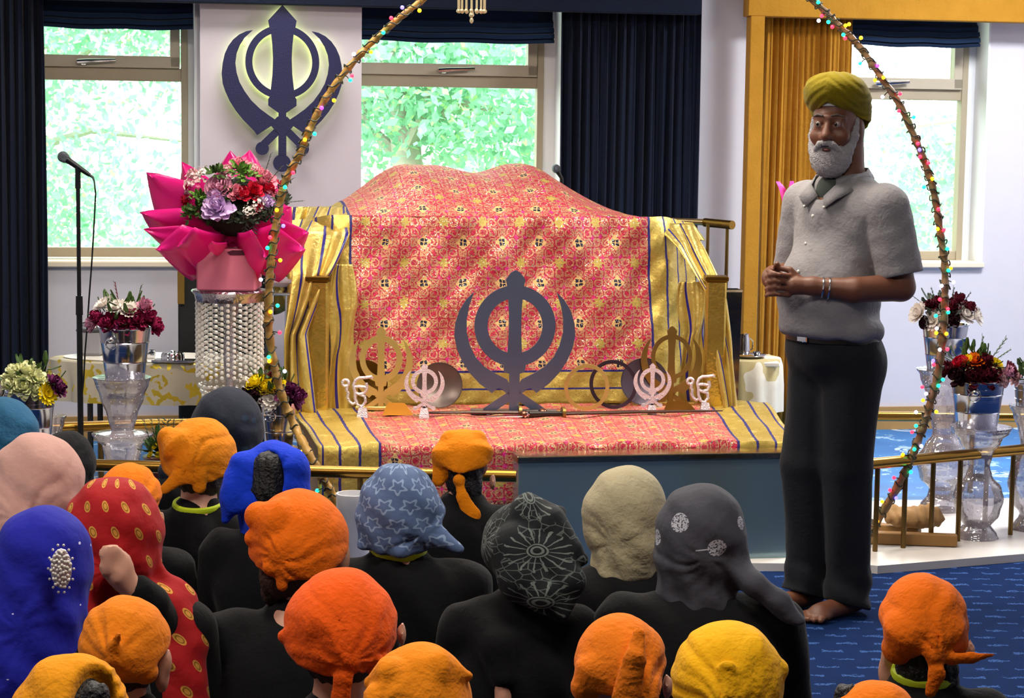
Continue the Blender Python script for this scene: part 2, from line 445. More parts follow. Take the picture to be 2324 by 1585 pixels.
# pale blue patterned carpet laid inside the rail, white plinth strip
m, b = new_mat('sky_blue_carpet'); co = coords(); X, Y, Z = sep(co)
n1 = noise(2.2, comb(X*1.0, Y*1.6), 4, 0.6); n2 = noise(9, co, 4, 0.7)
vv = voronoi(2.6, co); dd = E(vv.outputs['Distance'])
rings = (abs(dd-0.22) < 0.035)+(abs(dd-0.12) < 0.03)
wsp = (n2+n1*0.5) > 0.86
cc = cmix(n1, '#0a4f9e', '#2f8fd0'); cc = cmix(emin(rings*0.75, 1)*(n2 > 0.42), cc, '#cfe6f2'); cc = cmix(wsp*0.7, cc, '#b8def0')
setp(b, 'Base Color', cc); setp(b, 'Roughness', 0.45); setp(b, 'Specular IOR Level', 0.6); m_sky = m
def quadmesh(name, pts, z0, z1, m):
    mb = MB(); n = len(pts); vs = [(p[0], p[1], z0) for p in pts]+[(p[0], p[1], z1) for p in pts]
    mb.add(vs, [tuple(range(n-1, -1, -1)), tuple(range(n, 2*n))]+[(i, (i+1) % n, n+(i+1) % n, n+i) for i in range(n)]); return mb.build(name, m, None, False)
def wxy(u, y): p = WM @ Vector((u, y, 0)); return (p.x, p.y)
fr0 = atz(1985, 1277, 0.03); fr1 = atz(2330, 1240, 0.03); br0 = atz(1600, 1140, 0.03); br1 = atz(2330, 1158, 0.03)
fl0 = (-2.9, 7.62); fl1 = (-1.0, 7.2)
o = quadmesh('floor_sky_carpet', [(-3.2, 8.5), (br0.x, 8.35), (2.9, 8.72), wxy(3.1, -0.02), wxy(-3.4, -0.02)], 0.0, 0.008, m_sky); struct(o)
o = quadmesh('trim_2', [(-3.2, 7.75), (-1.9, 7.25), (-0.9, 7.15), (1.3, 7.2), (fr0.x, fr0.y-0.06), (fr1.x+0.5, fr1.y+0.08), (2.9, 8.72), (br0.x, 8.35), (-3.2, 8.5)], 0.0, 0.03, mat('white_plinth', '#d6d2cf', 0.3, var=0.05, nscale=3)); struct(o)
# ---- windows
mg, b = new_mat('window_glass'); nt = mg.node_tree
tr = nt.nodes.new('ShaderNodeBsdfTransparent'); gl = nt.nodes.new('ShaderNodeBsdfGlossy'); gl.inputs['Roughness'].default_value = 0.03; mx = nt.nodes.new('ShaderNodeMixShader'); mx.inputs[0].default_value = 0.06
tr.inputs[0].default_value = (0.97, 0.99, 0.98, 1)
nt.links.new(tr.outputs[0], mx.inputs[1]); nt.links.new(gl.outputs[0], mx.inputs[2]); nt.links.new(mx.outputs[0], nt.nodes['Material Output'].inputs[0])
def window(n, u0, u1, fr, ztr0, ztr1, zb, handle_u):
    # u0..u1 opening, fr = right edge of frame, ztr0/ztr1 transom bottom/top
    yg = 0.16
    mb = MB()
    wallbox(mb, u0, fr, ztr0, ztr1-0.045, yg, yg+0.06)                       # transom
    wallbox(mb, u0, fr, zb-0.02, zb+0.03, yg, yg+0.06)                       # bottom rail
    wallbox(mb, fr-0.035, fr, zs-0.02, ztopw, yg-0.01, yg+0.06)
    wallbox(mb, u0, u0+0.05, zs-0.02, ztopw, yg-0.01, yg+0.06)
    wallbox(mb, u0, fr, ztopw-0.06, ztopw, yg, yg+0.06)
    w = MB(); 
    fro = mb.build('window_%d' % n, m_frame, None, False, bevel=0.004); struct(fro)
    loc = world_loc(fro)
    s = MB(); k = 0.05                                                         # opening top sash
    for a in ((u0+0.05, fr-0.04, ztr1-0.045, ztr1+0.015), (u0+0.05, fr-0.04, ztopw-0.12, ztopw-0.06), (u0+0.05, u0+0.05+k, ztr1-0.04, ztopw-0.06), (fr-0.04-k, fr-0.04, ztr1-0.04, ztopw-0.06)):
        wallbox(s, *a, yg-0.025, yg+0.04)
    s.build('window_sash', mat('window_sash_paint', '#b8ad98', 0.4, var=0.04), fro, False, bevel=0.004)
    g = MB(); wallbox(g, u0+0.05, fr-0.03, zb+0.03, ztr0, yg+0.02, yg+0.026); wallbox(g, u0+0.1, fr-0.09, ztr1+0.015, ztopw-0.12, yg+0.02, yg+0.026); g.build('window_pane', mg, fro, False)
    h = MB(); h.M = WM; zh = ztr1-0.02
    h.box((handle_u, yg-0.035, zh), (0.03, 0.02, 0.03), bev=0.004); h.tube([(handle_u-0.03, yg-0.055, zh), (handle_u+0.02, yg-0.06, zh+0.004), (handle_u+0.1, yg-0.06, zh+0.008), (handle_u+0.16, yg-0.055, zh+0.012)], [0.012, 0.012, 0.009, 0.008], 8)
    h.build('window_handle', m_chrome, fro)
    sl = MB(); wallbox(sl, u0, u1+0.0, zs-0.03, zs+0.002, -0.035, 0.3, 0.006); sl.build('window_sill', mat('sill_paint', '#e8dcc4', 0.35, var=0.03), fro, False)
    rv = MB(); wallbox(rv, u1-0.012, u1, zs, ztopw, 0.0, 0.3); wallbox(rv, u0, u1, ztopw-0.01, ztopw, 0, 0.3); wallbox(rv, fr, u1-0.012, zs, ztopw, yg+0.005, yg+0.06); rv.build('window_reveal', m_white, fro, False)
zt0 = wp(300, 183, 0.16)[1]; zt1 = wp(300, 134, 0.16)[1]
window(1, uA0, uA1, wp(427, 300, 0.16)[0], wp(260, 183, .16)[1], wp(260, 133, .16)[1], wp(260, 575, .16)[1], wp(190, 140, .16)[0])
window(2, uB0, uB1, wp(1232, 300, 0.16)[0], wp(1020, 198, .16)[1], wp(1020, 152, .16)[1], wp(1020, 582, .16)[1], wp(1005, 160, .16)[0])
window(3, uC0, uC1, wp(2192, 300, 0.16)[0], wp(2080, 227, .16)[1], wp(2080, 184, .16)[1], wp(2080, 582, .16)[1], wp(1992, 190, .16)[0])
# ---- blinds, pelmets, curtains
def blind(u0, u1, zb, label, m=m_navy2):
    mb = MB(); mb.M = WM
    prof = [(0.02, 2.45), (0.02, zb+0.12), (-0.005, zb+0.1), (0.0, zb+0.075), (-0.02, zb+0.072), (-0.025, zb+0.05), (-0.005, zb+0.047), (-0.03, zb+0.04), (-0.035, zb+0.018), (-0.01, zb+0.02), (-0.035, zb+0.004), (-0.03, zb-0.006), (0.03, zb), (0.04, 2.45)]
    n = 24
    def fn(a, b_):
        i = b_*(len(prof)-1); k = min(int(i), len(prof)-2); f = i-k
        y = prof[k][0]*(1-f)+prof[k+1][0]*f; z = prof[k][1]*(1-f)+prof[k+1][1]*f
        return (u0+(u1-u0)*a, y-0.02+0.004*math.sin(a*9+b_*3), z+0.006*math.sin(a*PI)*(-1)+0.003*math.sin(a*14))
    mb.grid(n, len(prof), fn)
    tag(mb.build('roman_blind', m, None, True), label, 'blind')
blind(wp(60, 60)[0], wp(438, 60)[0], wp(250, 62)[1], 'navy fabric roman blind gathered above the left-hand window, beside the dark curtain')
blind(wp(800, 60)[0], wp(1254, 60)[0], wp(1030, 93)[1], 'navy fabric roman blind gathered above the middle window, right of the wall emblem')
blind(wp(1925, 60)[0], wp(2217, 60)[0], wp(2070, 103)[1], 'navy fabric roman blind above the right-hand window, under the gold pelmet')
def curtain(u0, u1, z0, z1, y, folds, amp, name, label, m, seed=1):
    rng = random.Random(seed); ph = [rng.uniform(0, 6) for _ in range(6)]
    nu, nv = int(folds*10)+2, 10; mb = MB(); mb.M = WM
    def fn(a, b_):
        t = a*folds*2*PI; w = math.sin(t+0.8*math.sin(a*9+ph[0]))*0.8+0.35*math.sin(t*2.3+ph[1])+0.3*math.sin(a*7+ph[2])
        w *= amp*(1+0.25*math.sin(b_*3+a*11+ph[3])); return (u0+(u1-u0)*a+0.006*math.sin(b_*4+t), y+w, z0+(z1-z0)*b_)
    mb.grid(nu, nv, fn)
    return tag(mb.build(name, m, None, True, solid=0.006), label, 'curtain')
curtain(wp(-60, 400, -.1)[0], wp(103, 400, -.1)[0], 0.02, 2.6, -0.1, 7, 0.035, 'curtain', 'dark navy curtain hanging to the floor at the far left beside the microphone', m_navy, 3)
curtain(wp(1272, 400, -.1)[0], wp(1586, 400, -.1)[0], 0.02, 2.5, -0.07, 15, 0.02, 'curtain', 'wide dark navy pleated curtain hanging right of the middle window', m_navy, 5)
curtain(wp(1735, 400, -.1)[0], wp(1930, 400, -.1)[0], 0.05, 2.42, -0.05, 13, 0.02, 'curtain', 'mustard gold pleated curtain hanging behind the standing man', m_gold_cloth, 8)
mb = MB(); wallbox(mb, wp(100, 0, -.2)[0], wp(1590, 0, -.2)[0], wp(455, 2, -.2)[1]-0.01, 2.75, -0.22, -0.14); 
o = tag(mb.build('pelmet', m_navy, None, False, bevel=0.005), 'long flat navy pelmet board running over the left and middle windows', 'pelmet')
mb = MB(); zg = wp(2000, 44, -.2)[1]; wallbox(mb, wp(1697, 0, -.2)[0], wp(2420, 0, -.2)[0], zg, 2.75, -0.22, -0.12)
g_pm = thing('pelmet', WM @ Vector((wp(2000, 44)[0], -0.15, zg)), 'mustard gold fabric pelmet over the right-hand window', 'pelmet')
mb.build('board', m_gold_cloth, g_pm, False, bevel=0.005)
mb = MB(); wallbox(mb, wp(1690, 500, -.2)[0], wp(1722, 500, -.2)[0], 0.3, zg+0.001, -0.22, -0.14); mb.build('side_panel', m_gold_cloth, g_pm, False, bevel=0.005)
# ---- outside
mb = MB(); mb.box((0, 26, -0.6), (60, 28, 0.1)); struct(mb.build('ground_outside', mat('lawn', '#7f9a5c', 0.9), None, False))
m, b = new_mat('pale_tree_leaves'); co = coords(); n = noise(1.3, co, 3); n2 = noise(14, co, 2)
cc = cmix(n, '#84be9e', '#b2dfbe'); cc = cmix((n2 > 0.62)*0.7, cc, '#d8ec98'); cc = cmix((n2 < 0.40)*0.6, cc, '#7ab89c')
setp(b, 'Base Color', cc); setp(b, 'Roughness', 0.6)
tl = m.node_tree.nodes.new('ShaderNodeBsdfTranslucent'); mx = m.node_tree.nodes.new('ShaderNodeMixShader'); mx.inputs[0].default_value = 0.45
m.node_tree.links.new(cc.v, tl.inputs[0]); m.node_tree.links.new(b.outputs[0], mx.inputs[1]); m.node_tree.links.new(tl.outputs[0], mx.inputs[2]); m.node_tree.links.new(mx.outputs[0], m.node_tree.nodes['Material Output'].inputs[0]); m_leafout = m
m_bark = mat('pale_bark', '#a8a294', 0.9, bstr=0.5, bscale=30)
def tree(x, y, h, r, n, seed, label, name='tree', group=None, zlo=0.5):
    t = thing(name, (x, y, -0.55), label, 'tree' if name == 'tree' else 'shrub', group)
    rng = np.random.default_rng(seed)
    nb = 26; C = np.stack([rng.uniform(-r, r, nb), rng.uniform(-r*0.6, r*0.6, nb), rng.uniform(zlo, h, nb)], 1)
    c = C[rng.integers(0, nb, n)]; P = c+rng.normal(0, 0.33*r*0.6, (n, 3))
    P[:, 2] = np.maximum(P[:, 2], 0.02)
    a = rng.normal(0, 1, (n, 3)); a /= np.linalg.norm(a, axis=1)[:, None]; b2 = np.cross(a, rng.normal(0, 1, (n, 3))); b2 /= np.linalg.norm(b2, axis=1)[:, None]
    s = rng.uniform(0.03, 0.065, n)[:, None]
    V = np.stack([P-a*s, P-b2*s*0.6+a*s*0.1, P+a*s, P+b2*s*0.6+a*s*0.1], 1).reshape(-1, 3)+np.array([x, y, -0.55])
    make_obj('foliage', V, np.arange(4*n).reshape(-1, 4), m_leafout, t, False)
    mb = MB(); mb.tube([(x, y, -0.55), (x+0.05, y, h*0.3), (x-0.1, y+0.1, h*0.62), (x+0.05, y, h*0.9)], [0.16, 0.13, 0.09, 0.03], 10)
    for k in range(9):
        c0 = C[k]; z0 = rng.uniform(0.3, 0.6)*h; mb.tube([(x, y, z0), (x+c0[0]*0.5, y+c0[1]*0.5, z0+0.3), (x+c0[0], y+c0[1], max(c0[2]-0.55, z0+0.2))], [0.06, 0.035, 0.012], 6)
    mb.build('trunk', m_bark, t)
tree(-4.9, 18.5, 4.2, 1.9, 26000, 1, 'pale green leafy tree outside seen through the left-hand window')
tree(-0.9, 16.0, 4.2, 1.5, 17000, 2, 'light green broadleaf tree with a pale trunk outside the left part of the middle window')
tree(1.6, 20.0, 4.4, 1.4, 8000, 3, 'bright leafy tree outside the middle window, close to the right frame')
tree(4.7, 18.5, 3.9, 1.5, 7000, 4, 'sparse sunlit tree outside the right-hand window')
# ------------------------------------------------------------------ emblem shapes
Z0 = lambda X, Y: ((X-1640)/967, (997-Y)/967)
K_SWORD = [(1640,30),(1722,120),(1716,155),(1706,190),(1698,260),(1694,340),(1697,430),(1705,500),(1714,562),(1722,575),(1722,612),(1662,654),(1662,702),(1700,737),(1663,772),(1663,905)]
def khanda(fn, t, parent, m, heavy=1.0, thick_ring=None, names=('double_edged_sword', 'ring', 'curved_sword')):
    """fn(a, b, depth) maps emblem units to the world; one part for each blade and the ring"""
    R = [Z0(*p) for p in K_SWORD]; R = [(x*(heavy if abs(x) > 0.03 else 1), y) for x, y in R]
    poly = R + [(-x, y) for x, y in R[:0:-1]]
    mb = MB(); mb.extrude(poly, fn, 0, t); n = 32; c = Z0(1638, 947); 
    mb.extrude([(c[0]+0.053*math.cos(2*PI*k/n), c[1]+0.053*math.sin(2*PI*k/n)) for k in range(n)], fn, 0, t)
    mb.build(names[0], m, parent, False, bevel=0)
    mb = MB(); c = Z0(1640, 360); mb.annulus(c, 0.222, 0.222-(thick_ring or 0.042), fn, t*0.05, t*0.95, 64); mb.build(names[1], m, parent, True)
    outer = [(1470,178),(1430,186),(1390,205),(1355,235),(1328,272),(1307,318),(1295,372),(1289,430),(1295,490),(1310,535),(1335,590),(1370,645),(1410,695),(1450,735),(1475,760),(1493,785)]
    inner = [(1575,731),(1600,748),(1640,745),(1612,703),(1560,668),(1510,632),(1460,585),(1420,530),(1392,480),(1375,425),(1368,370),(1375,315),(1395,265),(1425,220)]
    for sx in (1, -1):
        mb = MB(); P = [Z0(*p) for p in outer+inner]; P = [(x*sx, y) for x, y in P]
        if sx < 0: P = P[::-1]
        mb.extrude(P, fn, t*0.1, t*0.9)
        A, B = Z0(1598, 690), Z0(1748, 838); w = 0.023
        d = Vector((B[0]-A[0], B[1]-A[1])).normalized(); q = Vector((-d.y, d.x))*w
        P = [(A[0]+q.x, A[1]+q.y), (A[0]-q.x, A[1]-q.y), (B[0]-q.x, B[1]-q.y), (B[0]+q.x, B[1]+q.y)]; P = [(x*sx, y) for x, y in P]
        if sx < 0: P = P[::-1]
        mb.extrude(P, fn, t*0.12, t*0.88)
        c = Z0(1757, 862); mb.extrude([(sx*c[0]+0.04*math.cos(2*PI*k/24), c[1]+0.04*math.sin(2*PI*k/24)) for k in range(24)], fn, t*0.08, t*0.92)
        mb.build(names[2], m, parent, False)
# ---- wall emblem
m_emb = mat('navy_painted_emblem', '#0a1044', 0.5, var=0.08, bstr=0.15, bscale=150)
ec_u, ez0 = wp(641, 390, -0.19); ez1 = wp(641, 11, -0.19)[1]; EH = ez1-ez0
def efn(yoff): return lambda a, b_, d: WM @ Vector((ec_u+a*EH, yoff-d, ez0+b_*EH))
t = thing('khanda_wall_emblem', WM @ Vector((ec_u, -0.18, ez0)), 'large navy blue khanda emblem with yellow-white backlight mounted on the white wall pier', 'emblem')
khanda(efn(-0.17), 0.02, t, m_emb)
m_led = mat('backlight_strip', '#eaffa0', 0.5, var=0, emit=3.2)
mb = MB()
def strip(px_pts, r=0.012):
    pts = []
    for p in px_pts: a, b_ = Z0(*p); pts.append(WM @ Vector((ec_u+a*EH, -0.135, ez0+b_*EH)))
    mb.tube(pts, r, 6)
for sx in (1, -1):
    strip([(1640+sx*(p[0]-1640), p[1]) for p in [(1420,215),(1370,260),(1335,330),(1322,420),(1335,510),(1375,590),(1430,660),(1500,715),(1570,715)]])
    strip([(1640+sx*(p[0]-1640), p[1]) for p in [(1640,60),(1690,120),(1675,200),(1668,350),(1680,500),(1690,590)]])
strip([(1640,640),(1640,760),(1640,880)]); strip([(1640+195*math.cos(a), 360+195*math.sin(a)) for a in np.linspace(0, 2*PI, 30)])
mb.build('backlight', m_led, t)
# ------------------------------------------------------------------ rumala cloths
def rumala_material(name, pw, flip=1.0, bband=(0.14, 0.065), seqs=1.0):
    m, b = new_mat(name); uvv = coords('UV'); U, V, _ = sep(uvv)
    co = comb(U, V)
    dn = E.nt.nodes.new('ShaderNodeTexNoise'); dn.inputs['Scale'].default_value = 35; E.nt.links.new(co, dn.inputs['Vector']); ds = sep(dn.outputs['Color'])
    p = 0.172
    x = (U+(ds[0]-0.5)*0.02)/p; y = (V+(ds[1]-0.5)*0.02)/p
    ax = fract(x+0.5)-0.5; ay = fract(y+0.5)-0.5; bx = fract(x)-0.5; by = fract(y)-0.5
    crim = cmix(noise(60, co, 2), '#bc1240', '#8c0e2e')
    c = crim
    # magenta / crimson squares
    cx = abs(fract(x*4)-0.5); cy = abs(fract(y*4)-0.5); sel = noise(12, co, 1)
    c = cmix(((cx+cy) < 0.24)*(sel > 0.5), c, '#c8107a')
    # diagonal lines in red
    l1 = abs(fract(x+y+0.5)-0.5) < 0.024; l2 = abs(fract(x-y+0.5)-0.5) < 0.024; l3 = abs(fract(x*1.0+y)-0.5) < 0.018
    # gold filigree : rings, scrolls, small petals
    rr = elen(fract(x*4+0.5)-0.5, fract(y*4+0.5)-0.5); ring = abs(rr-0.37) < 0.062
    r2 = elen(fract(x*8)-0.5, fract(y*8)-0.5); ring2 = (abs(r2-0.3) < 0.09)*(noise(25, co, 1) > 0.50)
    ve = E(voronoi(48, co, 'DISTANCE_TO_EDGE').outputs['Distance']) < 0.05
    bigd = abs(abs(ax)+abs(ay)-0.27) < 0.025
    gold = emin(ring+ring2+bigd+ve*0.35, 1)
    gcol = cmix(noise(70, co, 2), '#b9845c', '#d8ae84')
    c = cmix(gold*0.8, c, gcol)
    c = cmix(emin(l1+l2, 1)*0.75, c, '#cf1448')
    # motifs
    ad = abs(ax)+abs(ay); navyfr = ad < 0.19
    c = cmix(navyfr*0.9, c, '#dcb878')
    nd = emax(abs(abs(ax)-0.047), abs(abs(ay)-0.047)) < 0.037
    c = cmix(nd, c, '#101030')
    ar = elen(bx, by); ang = eatan(by, bx); fl = ar < (0.12+0.035*ecos(ang*8))
    c = cmix(fl*0.9, c, cmix(noise(90, co, 2), '#8f8a2c', '#cdb45c'))
    # sequins
    vs = voronoi(150, co); vd = E(vs.outputs['Distance']); vc = sep(vs.outputs['Color'])
    seq = (vd < 0.34)*(vc[0] > 0.76); seq = emin(seq+((r2 < 0.12)*(vc[1] > 0.55)), 1)
    c = cmix(seq*0.9, c, '#fff3dc')
    # borders
    au = abs(U)
    gb = emax(au > pw, V < bband[0])
    gn = noise(14, co, 4, 0.65)
    gc = cmix(gn, '#a48a3a', '#dcc268'); gc = cmix((gn > 0.62)*0.5, gc, '#f3dd86')
    c = cmix(gb, c, gc)
    w = (noise(30, co, 2)-0.5)*0.008
    st = emin((abs(au-pw-0.003+w) < 0.0055)+(abs(au-pw-0.085+w) < 0.0055)+(abs(au-pw-0.165+w) < 0.0055)+(abs(au-pw-0.235) < 0.004), 1)
    stv = emin((abs(V-bband[0]) < 0.0045)+(abs(V-bband[1]) < 0.004), 1)*(au < pw+0.005)
    c = cmix(emax(st, stv), c, '#1a1466')
    setp(b, 'Base Color', c)
    isst = emax(st, stv)
    metal = emin(gb*0.62*(1-isst)+gold*(1-gb)*0.35+seq*(1-gb)*0.6, 1)
    setp(b, 'Metallic', metal); setp(b, 'Roughness', 0.62-metal*0.26-seq*0.2)
    gw = noise(9, co, 3, 0.6)
    setp(b, 'Normal', bump(vd*0.35*(1-gb)+gold*0.5*(1-gb)+gn*gb*1.2+gw*gb*2.5+vc[2]*seq*1.5, 0.55, 0.006))
    return m
PXC = -0.035
m_rum = rumala_material('rumala_brocade', 0.665)
m_rum2 = rumala_material('lower_rumala_brocade', 0.745, bband=(-9, -9))
def smooth(e0, e1, x):
    t = max(0, min(1, (x-e0)/(e1-e0))); return t*t*(3-2*t)
ZP = 0.43
def fold(u, v):      # drape folds of the front face
    return 0.010*math.sin(u*13+v*5)+0.009*math.sin(u*23-v*9+1)+0.013*math.sin((u+v*0.75)*17)*smooth(0.1, 0.5, v)+0.006*math.sin((u-v)*39+1)
def mound(x, s):      # extra height of the mound; x across, s backwards from the crease 0..1
    px_ = x-(-0.06)
    f = (1-smooth(0.28, 0.74, abs(px_)))*0.96+0.04
    g = math.sin(min(1, s/0.62)*PI/2)**0.85 if s < 0.62 else 1-smooth(0.62, 1.02, s)*0.9
    dip = 0.018*math.cos((x+0.33)*11)*(1-smooth(0.3, 0.6, abs(x)))
    return (0.205*f+dip+0.008*math.sin(x*21+s*8))*g
def main_cloth(a, b_):
    u = (a-0.5)*1.92; L1 = 0.80; L2 = 1.15; v = b_*(L1+L2)
    if v < L1:
        z = ZP+0.012+v; s = 0
        wid = 1.0+0.0*v - 0.035*v/L1
        x = PXC+u*wid; y = 8.40+0.10*v/L1 - fold(u, v)*(0.4+0.6*v/L1)
        e = smooth(0.70, 0.96, abs(u)); y += e*0.16; x -= math.copysign(e*0.035*1, u)
        if v > L1-0.06: k = (v-L1+0.06)/0.06; y += 0.012*k*k
    else:
        s = (v-L1)/L2; z = ZP+L1+mound(u, s)-0.0; x = PXC+u*(0.965-0.02*s); y = 8.52+s*1.02
        e = smooth(0.66, 0.96, abs(u)); z -= e*(0.09+0.12*s); y += e*0.05
        if s > 0.9: z -= 0.3*(s-0.9)/0.1
    # sides slope down beyond the body of the bed
    e = smooth(0.74, 0.96, abs(u)); z -= e*0.03*v/L1 if v < L1 else 0
    return (x, y, z)
def main_uv(a, b_): return ((a-0.5)*1.92, b_*1.95)
mb = MB(); mb.M = THM; mb.grid(150, 150, main_cloth, main_uv)
tag(mb.build('brocade_cover', m_rum, None, True, solid=0.006), 'pink and gold brocade cloth with gold border draped over the tall mound', 'cloth')
# inner bed under the cloth : low wooden bed with its four gold corner posts
m_gfoil = None
m, b = new_mat('gold_foil'); co = coords(); g1 = noise(7, co, 4, 0.7); g2 = noise(22, co, 3, 0.7)
setp(b, 'Base Color', cmix(g1, '#b08a2c', '#e8c868')); setp(b, 'Metallic', 0.8); setp(b, 'Roughness', 0.22); setp(b, 'Normal', bump(g1*1.2, 0.35, 0.015)); m_gfoil = m
m_dkgold = mat('dark_brass', '#6e4f1c', 0.35, 0.9, var=0.2)
t = thing('throne_bed', (PXC, 8.95, ZP), 'low bed frame with shiny gold corner posts beneath the brocade cover', 'bed')
mb = MB(); mb.M = THM; mb.box((PXC, 9.02, ZP+0.36), (1.30, 0.8, 0.7)); mb.build('bed_body', mat('dark_wood', '#3a2212', 0.5), t, False)
for px_, w in ((722, 1), (1618, 1)):
    p = att(px_, 930, 8.28); q = att(px_, 636, 8.28); mb = MB()
    mb.box((p.x, p.y, (ZP+q.z)/2), (0.085, 0.085, q.z-ZP), bev=0.008); o = mb.build('corner_post', m_gfoil, t, False)
    mb = MB(); mb.box((p.x, p.y, q.z+0.008), (0.1, 0.1, 0.022), bev=0.004); mb.build('post_cap', m_dkgold, o, False)
# lower sheet : lies on the platform, hangs over its front on the left
def low_cloth(a, b_):
    L1, L2 = 0.22, 1.10
    v = b_*(L1+L2); u = (a-0.5)*2.0
    tt = max(0, (v-L1)/L2); k = 1/0.745
    xf = 0.19+u*0.6665*k; xb = 0.0975+u*0.7575*k
    yf = 7.30+0.155*(xf-0.19)+0.005*math.sin(u*30); yb = 8.36+0.18*(xb-0.1)
    if v < L1: return (xf, yf, ZP+0.012-(L1-v))
    return (xf*(1-tt)+xb*tt, yf*(1-tt)+yb*tt, ZP+0.018+0.004*math.sin(u*17+v*9)+0.003*math.sin(u*31))
mb = MB(); mb.grid(110, 70, low_cloth, lambda a, b_: ((a-0.5)*2.0, b_*1.34))
tag(mb.build('brocade_sheet', m_rum2, None, True, solid=0.006), 'pink and gold brocade sheet with purple-striped gold edges spread flat over the platform top', 'cloth')
m_steel, b = new_mat('brushed_mirror_steel'); co = coords(); n = noise(1.6, comb(*[k*s for k, s in zip(sep(co), (1, 1, 2.2))]), 3); setp(b, 'Base Color', '#7f98a0'); setp(b, 'Metallic', 0.62); setp(b, 'Roughness', 0.10+n*0.14); setp(b, 'Normal', bump(n, 0.15, 0.03))
mb = MB(); mb.M = THM; mb.box((PXC+0.06, 7.93, ZP/2), (1.86, 1.16, ZP), bev=0.01)
t = tag(mb.build('platform', mat('platform_board', '#7a5a30', 0.5), None, False), 'low wide platform under the brocade sheet', 'platform')
# mirrored step in front
x0 = (THI @ att(1176, 1100, 7.12)).x; x1 = (THI @ att(1790, 1100, 7.12)).x
t = thing('mirrored_step', THM @ Vector(((x0+x1)/2, 7.2, 0)), 'polished mirror-steel step box standing in front of the platform behind the crowd', 'step')
mb = MB(); mb.M = THM; mb.box(((x0+x1)/2, 7.12+0.055, ZP/2-0.01), (x1-x0, 0.11, ZP-0.025)); mb.build('body', m_steel, t, False, bevel=0.004)
mb = MB(); mb.M = THM; mb.box(((x0+x1)/2, 7.175, ZP-0.012), (x1-x0+0.01, 0.12, 0.024)); mb.build('top_edge', mat('worn_steel_edge', '#a99878', 0.2, 1.0, bstr=0.3, bscale=12), t, False, bevel=0.004)
# side drapes of gold cloth with purple piping
def gold_drape_material():
    m, b = new_mat('gold_tissue'); uvv = coords('UV'); U, V, _ = sep(uvv); co = comb(U, V)
    gn = noise(12, co, 4, 0.65); gf = noise(40, co, 3, 0.6)
    c = cmix(gn, '#ae9340', '#dcc470'); c = cmix((gf > 0.62)*0.3, c, '#f0e09a')
    w = (noise(9, co, 2)-0.5)*0.02
    st = abs(fract(U/0.1)-0.5+w) < 0.062
    c = cmix(st, c, '#1c1270'); setp(b, 'Base Color', c); setp(b, 'Metallic', 0.62*(1-st)); setp(b, 'Roughness', 0.36); setp(b, 'Normal', bump(gn*1.2+gf*0.3, 0.4, 0.01)); return m
m_gt = gold_drape_material()
def drape(rows, seed, label, amp=0.02, folds=5, solid=0.005):
    # rows: list of (pxL, pxR, py, Y)
    W = [(att(a, y_, Yd), att(b_, y_, Yd)) for a, b_, y_, Yd in rows]; n = len(rows); mb = MB()
    def fn(a, b_):
        i = b_*(n-1); k = min(int(i), n-2); f = i-k; f = f*f*(3-2*f)*0.5+f*0.5
        L = W[k][0].lerp(W[k+1][0], f); R = W[k][1].lerp(W[k+1][1], f); p = L.lerp(R, a)
        p.y -= amp*math.sin(a*folds*2*PI+seed+b_*1.5)*(0.5+0.5*b_)+0.4*amp*math.sin(a*19+b_*7+seed); p.x += 0.01*math.sin(b_*9+seed+a*4)
        return p
    wid = max((w[1]-w[0]).length for w in W)*1.25; ht = sum((W[i+1][0]-W[i][0]).length for i in range(n-1))
    mb.grid(50, 50, fn, lambda a, b_: (a*wid, -b_*ht))
    return tag(mb.build('gold_drape', m_gt, None, True, solid=solid), label, 'drape')
drape([(700, 790, 470, 8.75), (676, 790, 530, 8.45), (668, 752, 620, 8.28), (640, 700, 760, 8.2), (648, 712, 938, 8.15)], 1, 'gold striped cloth hanging in folds at the left front corner, beside the arch pole', 0.022, 2.2)
drape([(655, 720, 470, 9.0), (632, 705, 540, 8.95), (628, 668, 600, 8.9), (642, 668, 680, 8.85)], 4, 'puffed gold cloth with purple stripes behind the bouquet, at the upper left of the mound', 0.03, 2.0)
drape([(752, 800, 600, 8.33), (748, 806, 700, 8.31), (746, 808, 800, 8.30), (748, 806, 938, 8.30)], 2, 'narrow gold striped cloth hanging right of the left gold post', 0.012, 1.2)
drape([(1480, 1575, 508, 8.55), (1530, 1600, 560, 8.45), (1600, 1640, 660, 8.3), (1625, 1660, 800, 8.25), (1640, 1680, 930, 8.2), (1660, 1745, 992, 7.75)], 6, 'gold cloth with purple piping falling down the right side beyond the right post', 0.015, 1.4)
drape([(1540, 1600, 640, 8.36), (1545, 1600, 760, 8.34), (1545, 1602, 936, 8.32)], 9, 'narrow gold striped cloth hanging left of the right gold post', 0.012, 1.3)
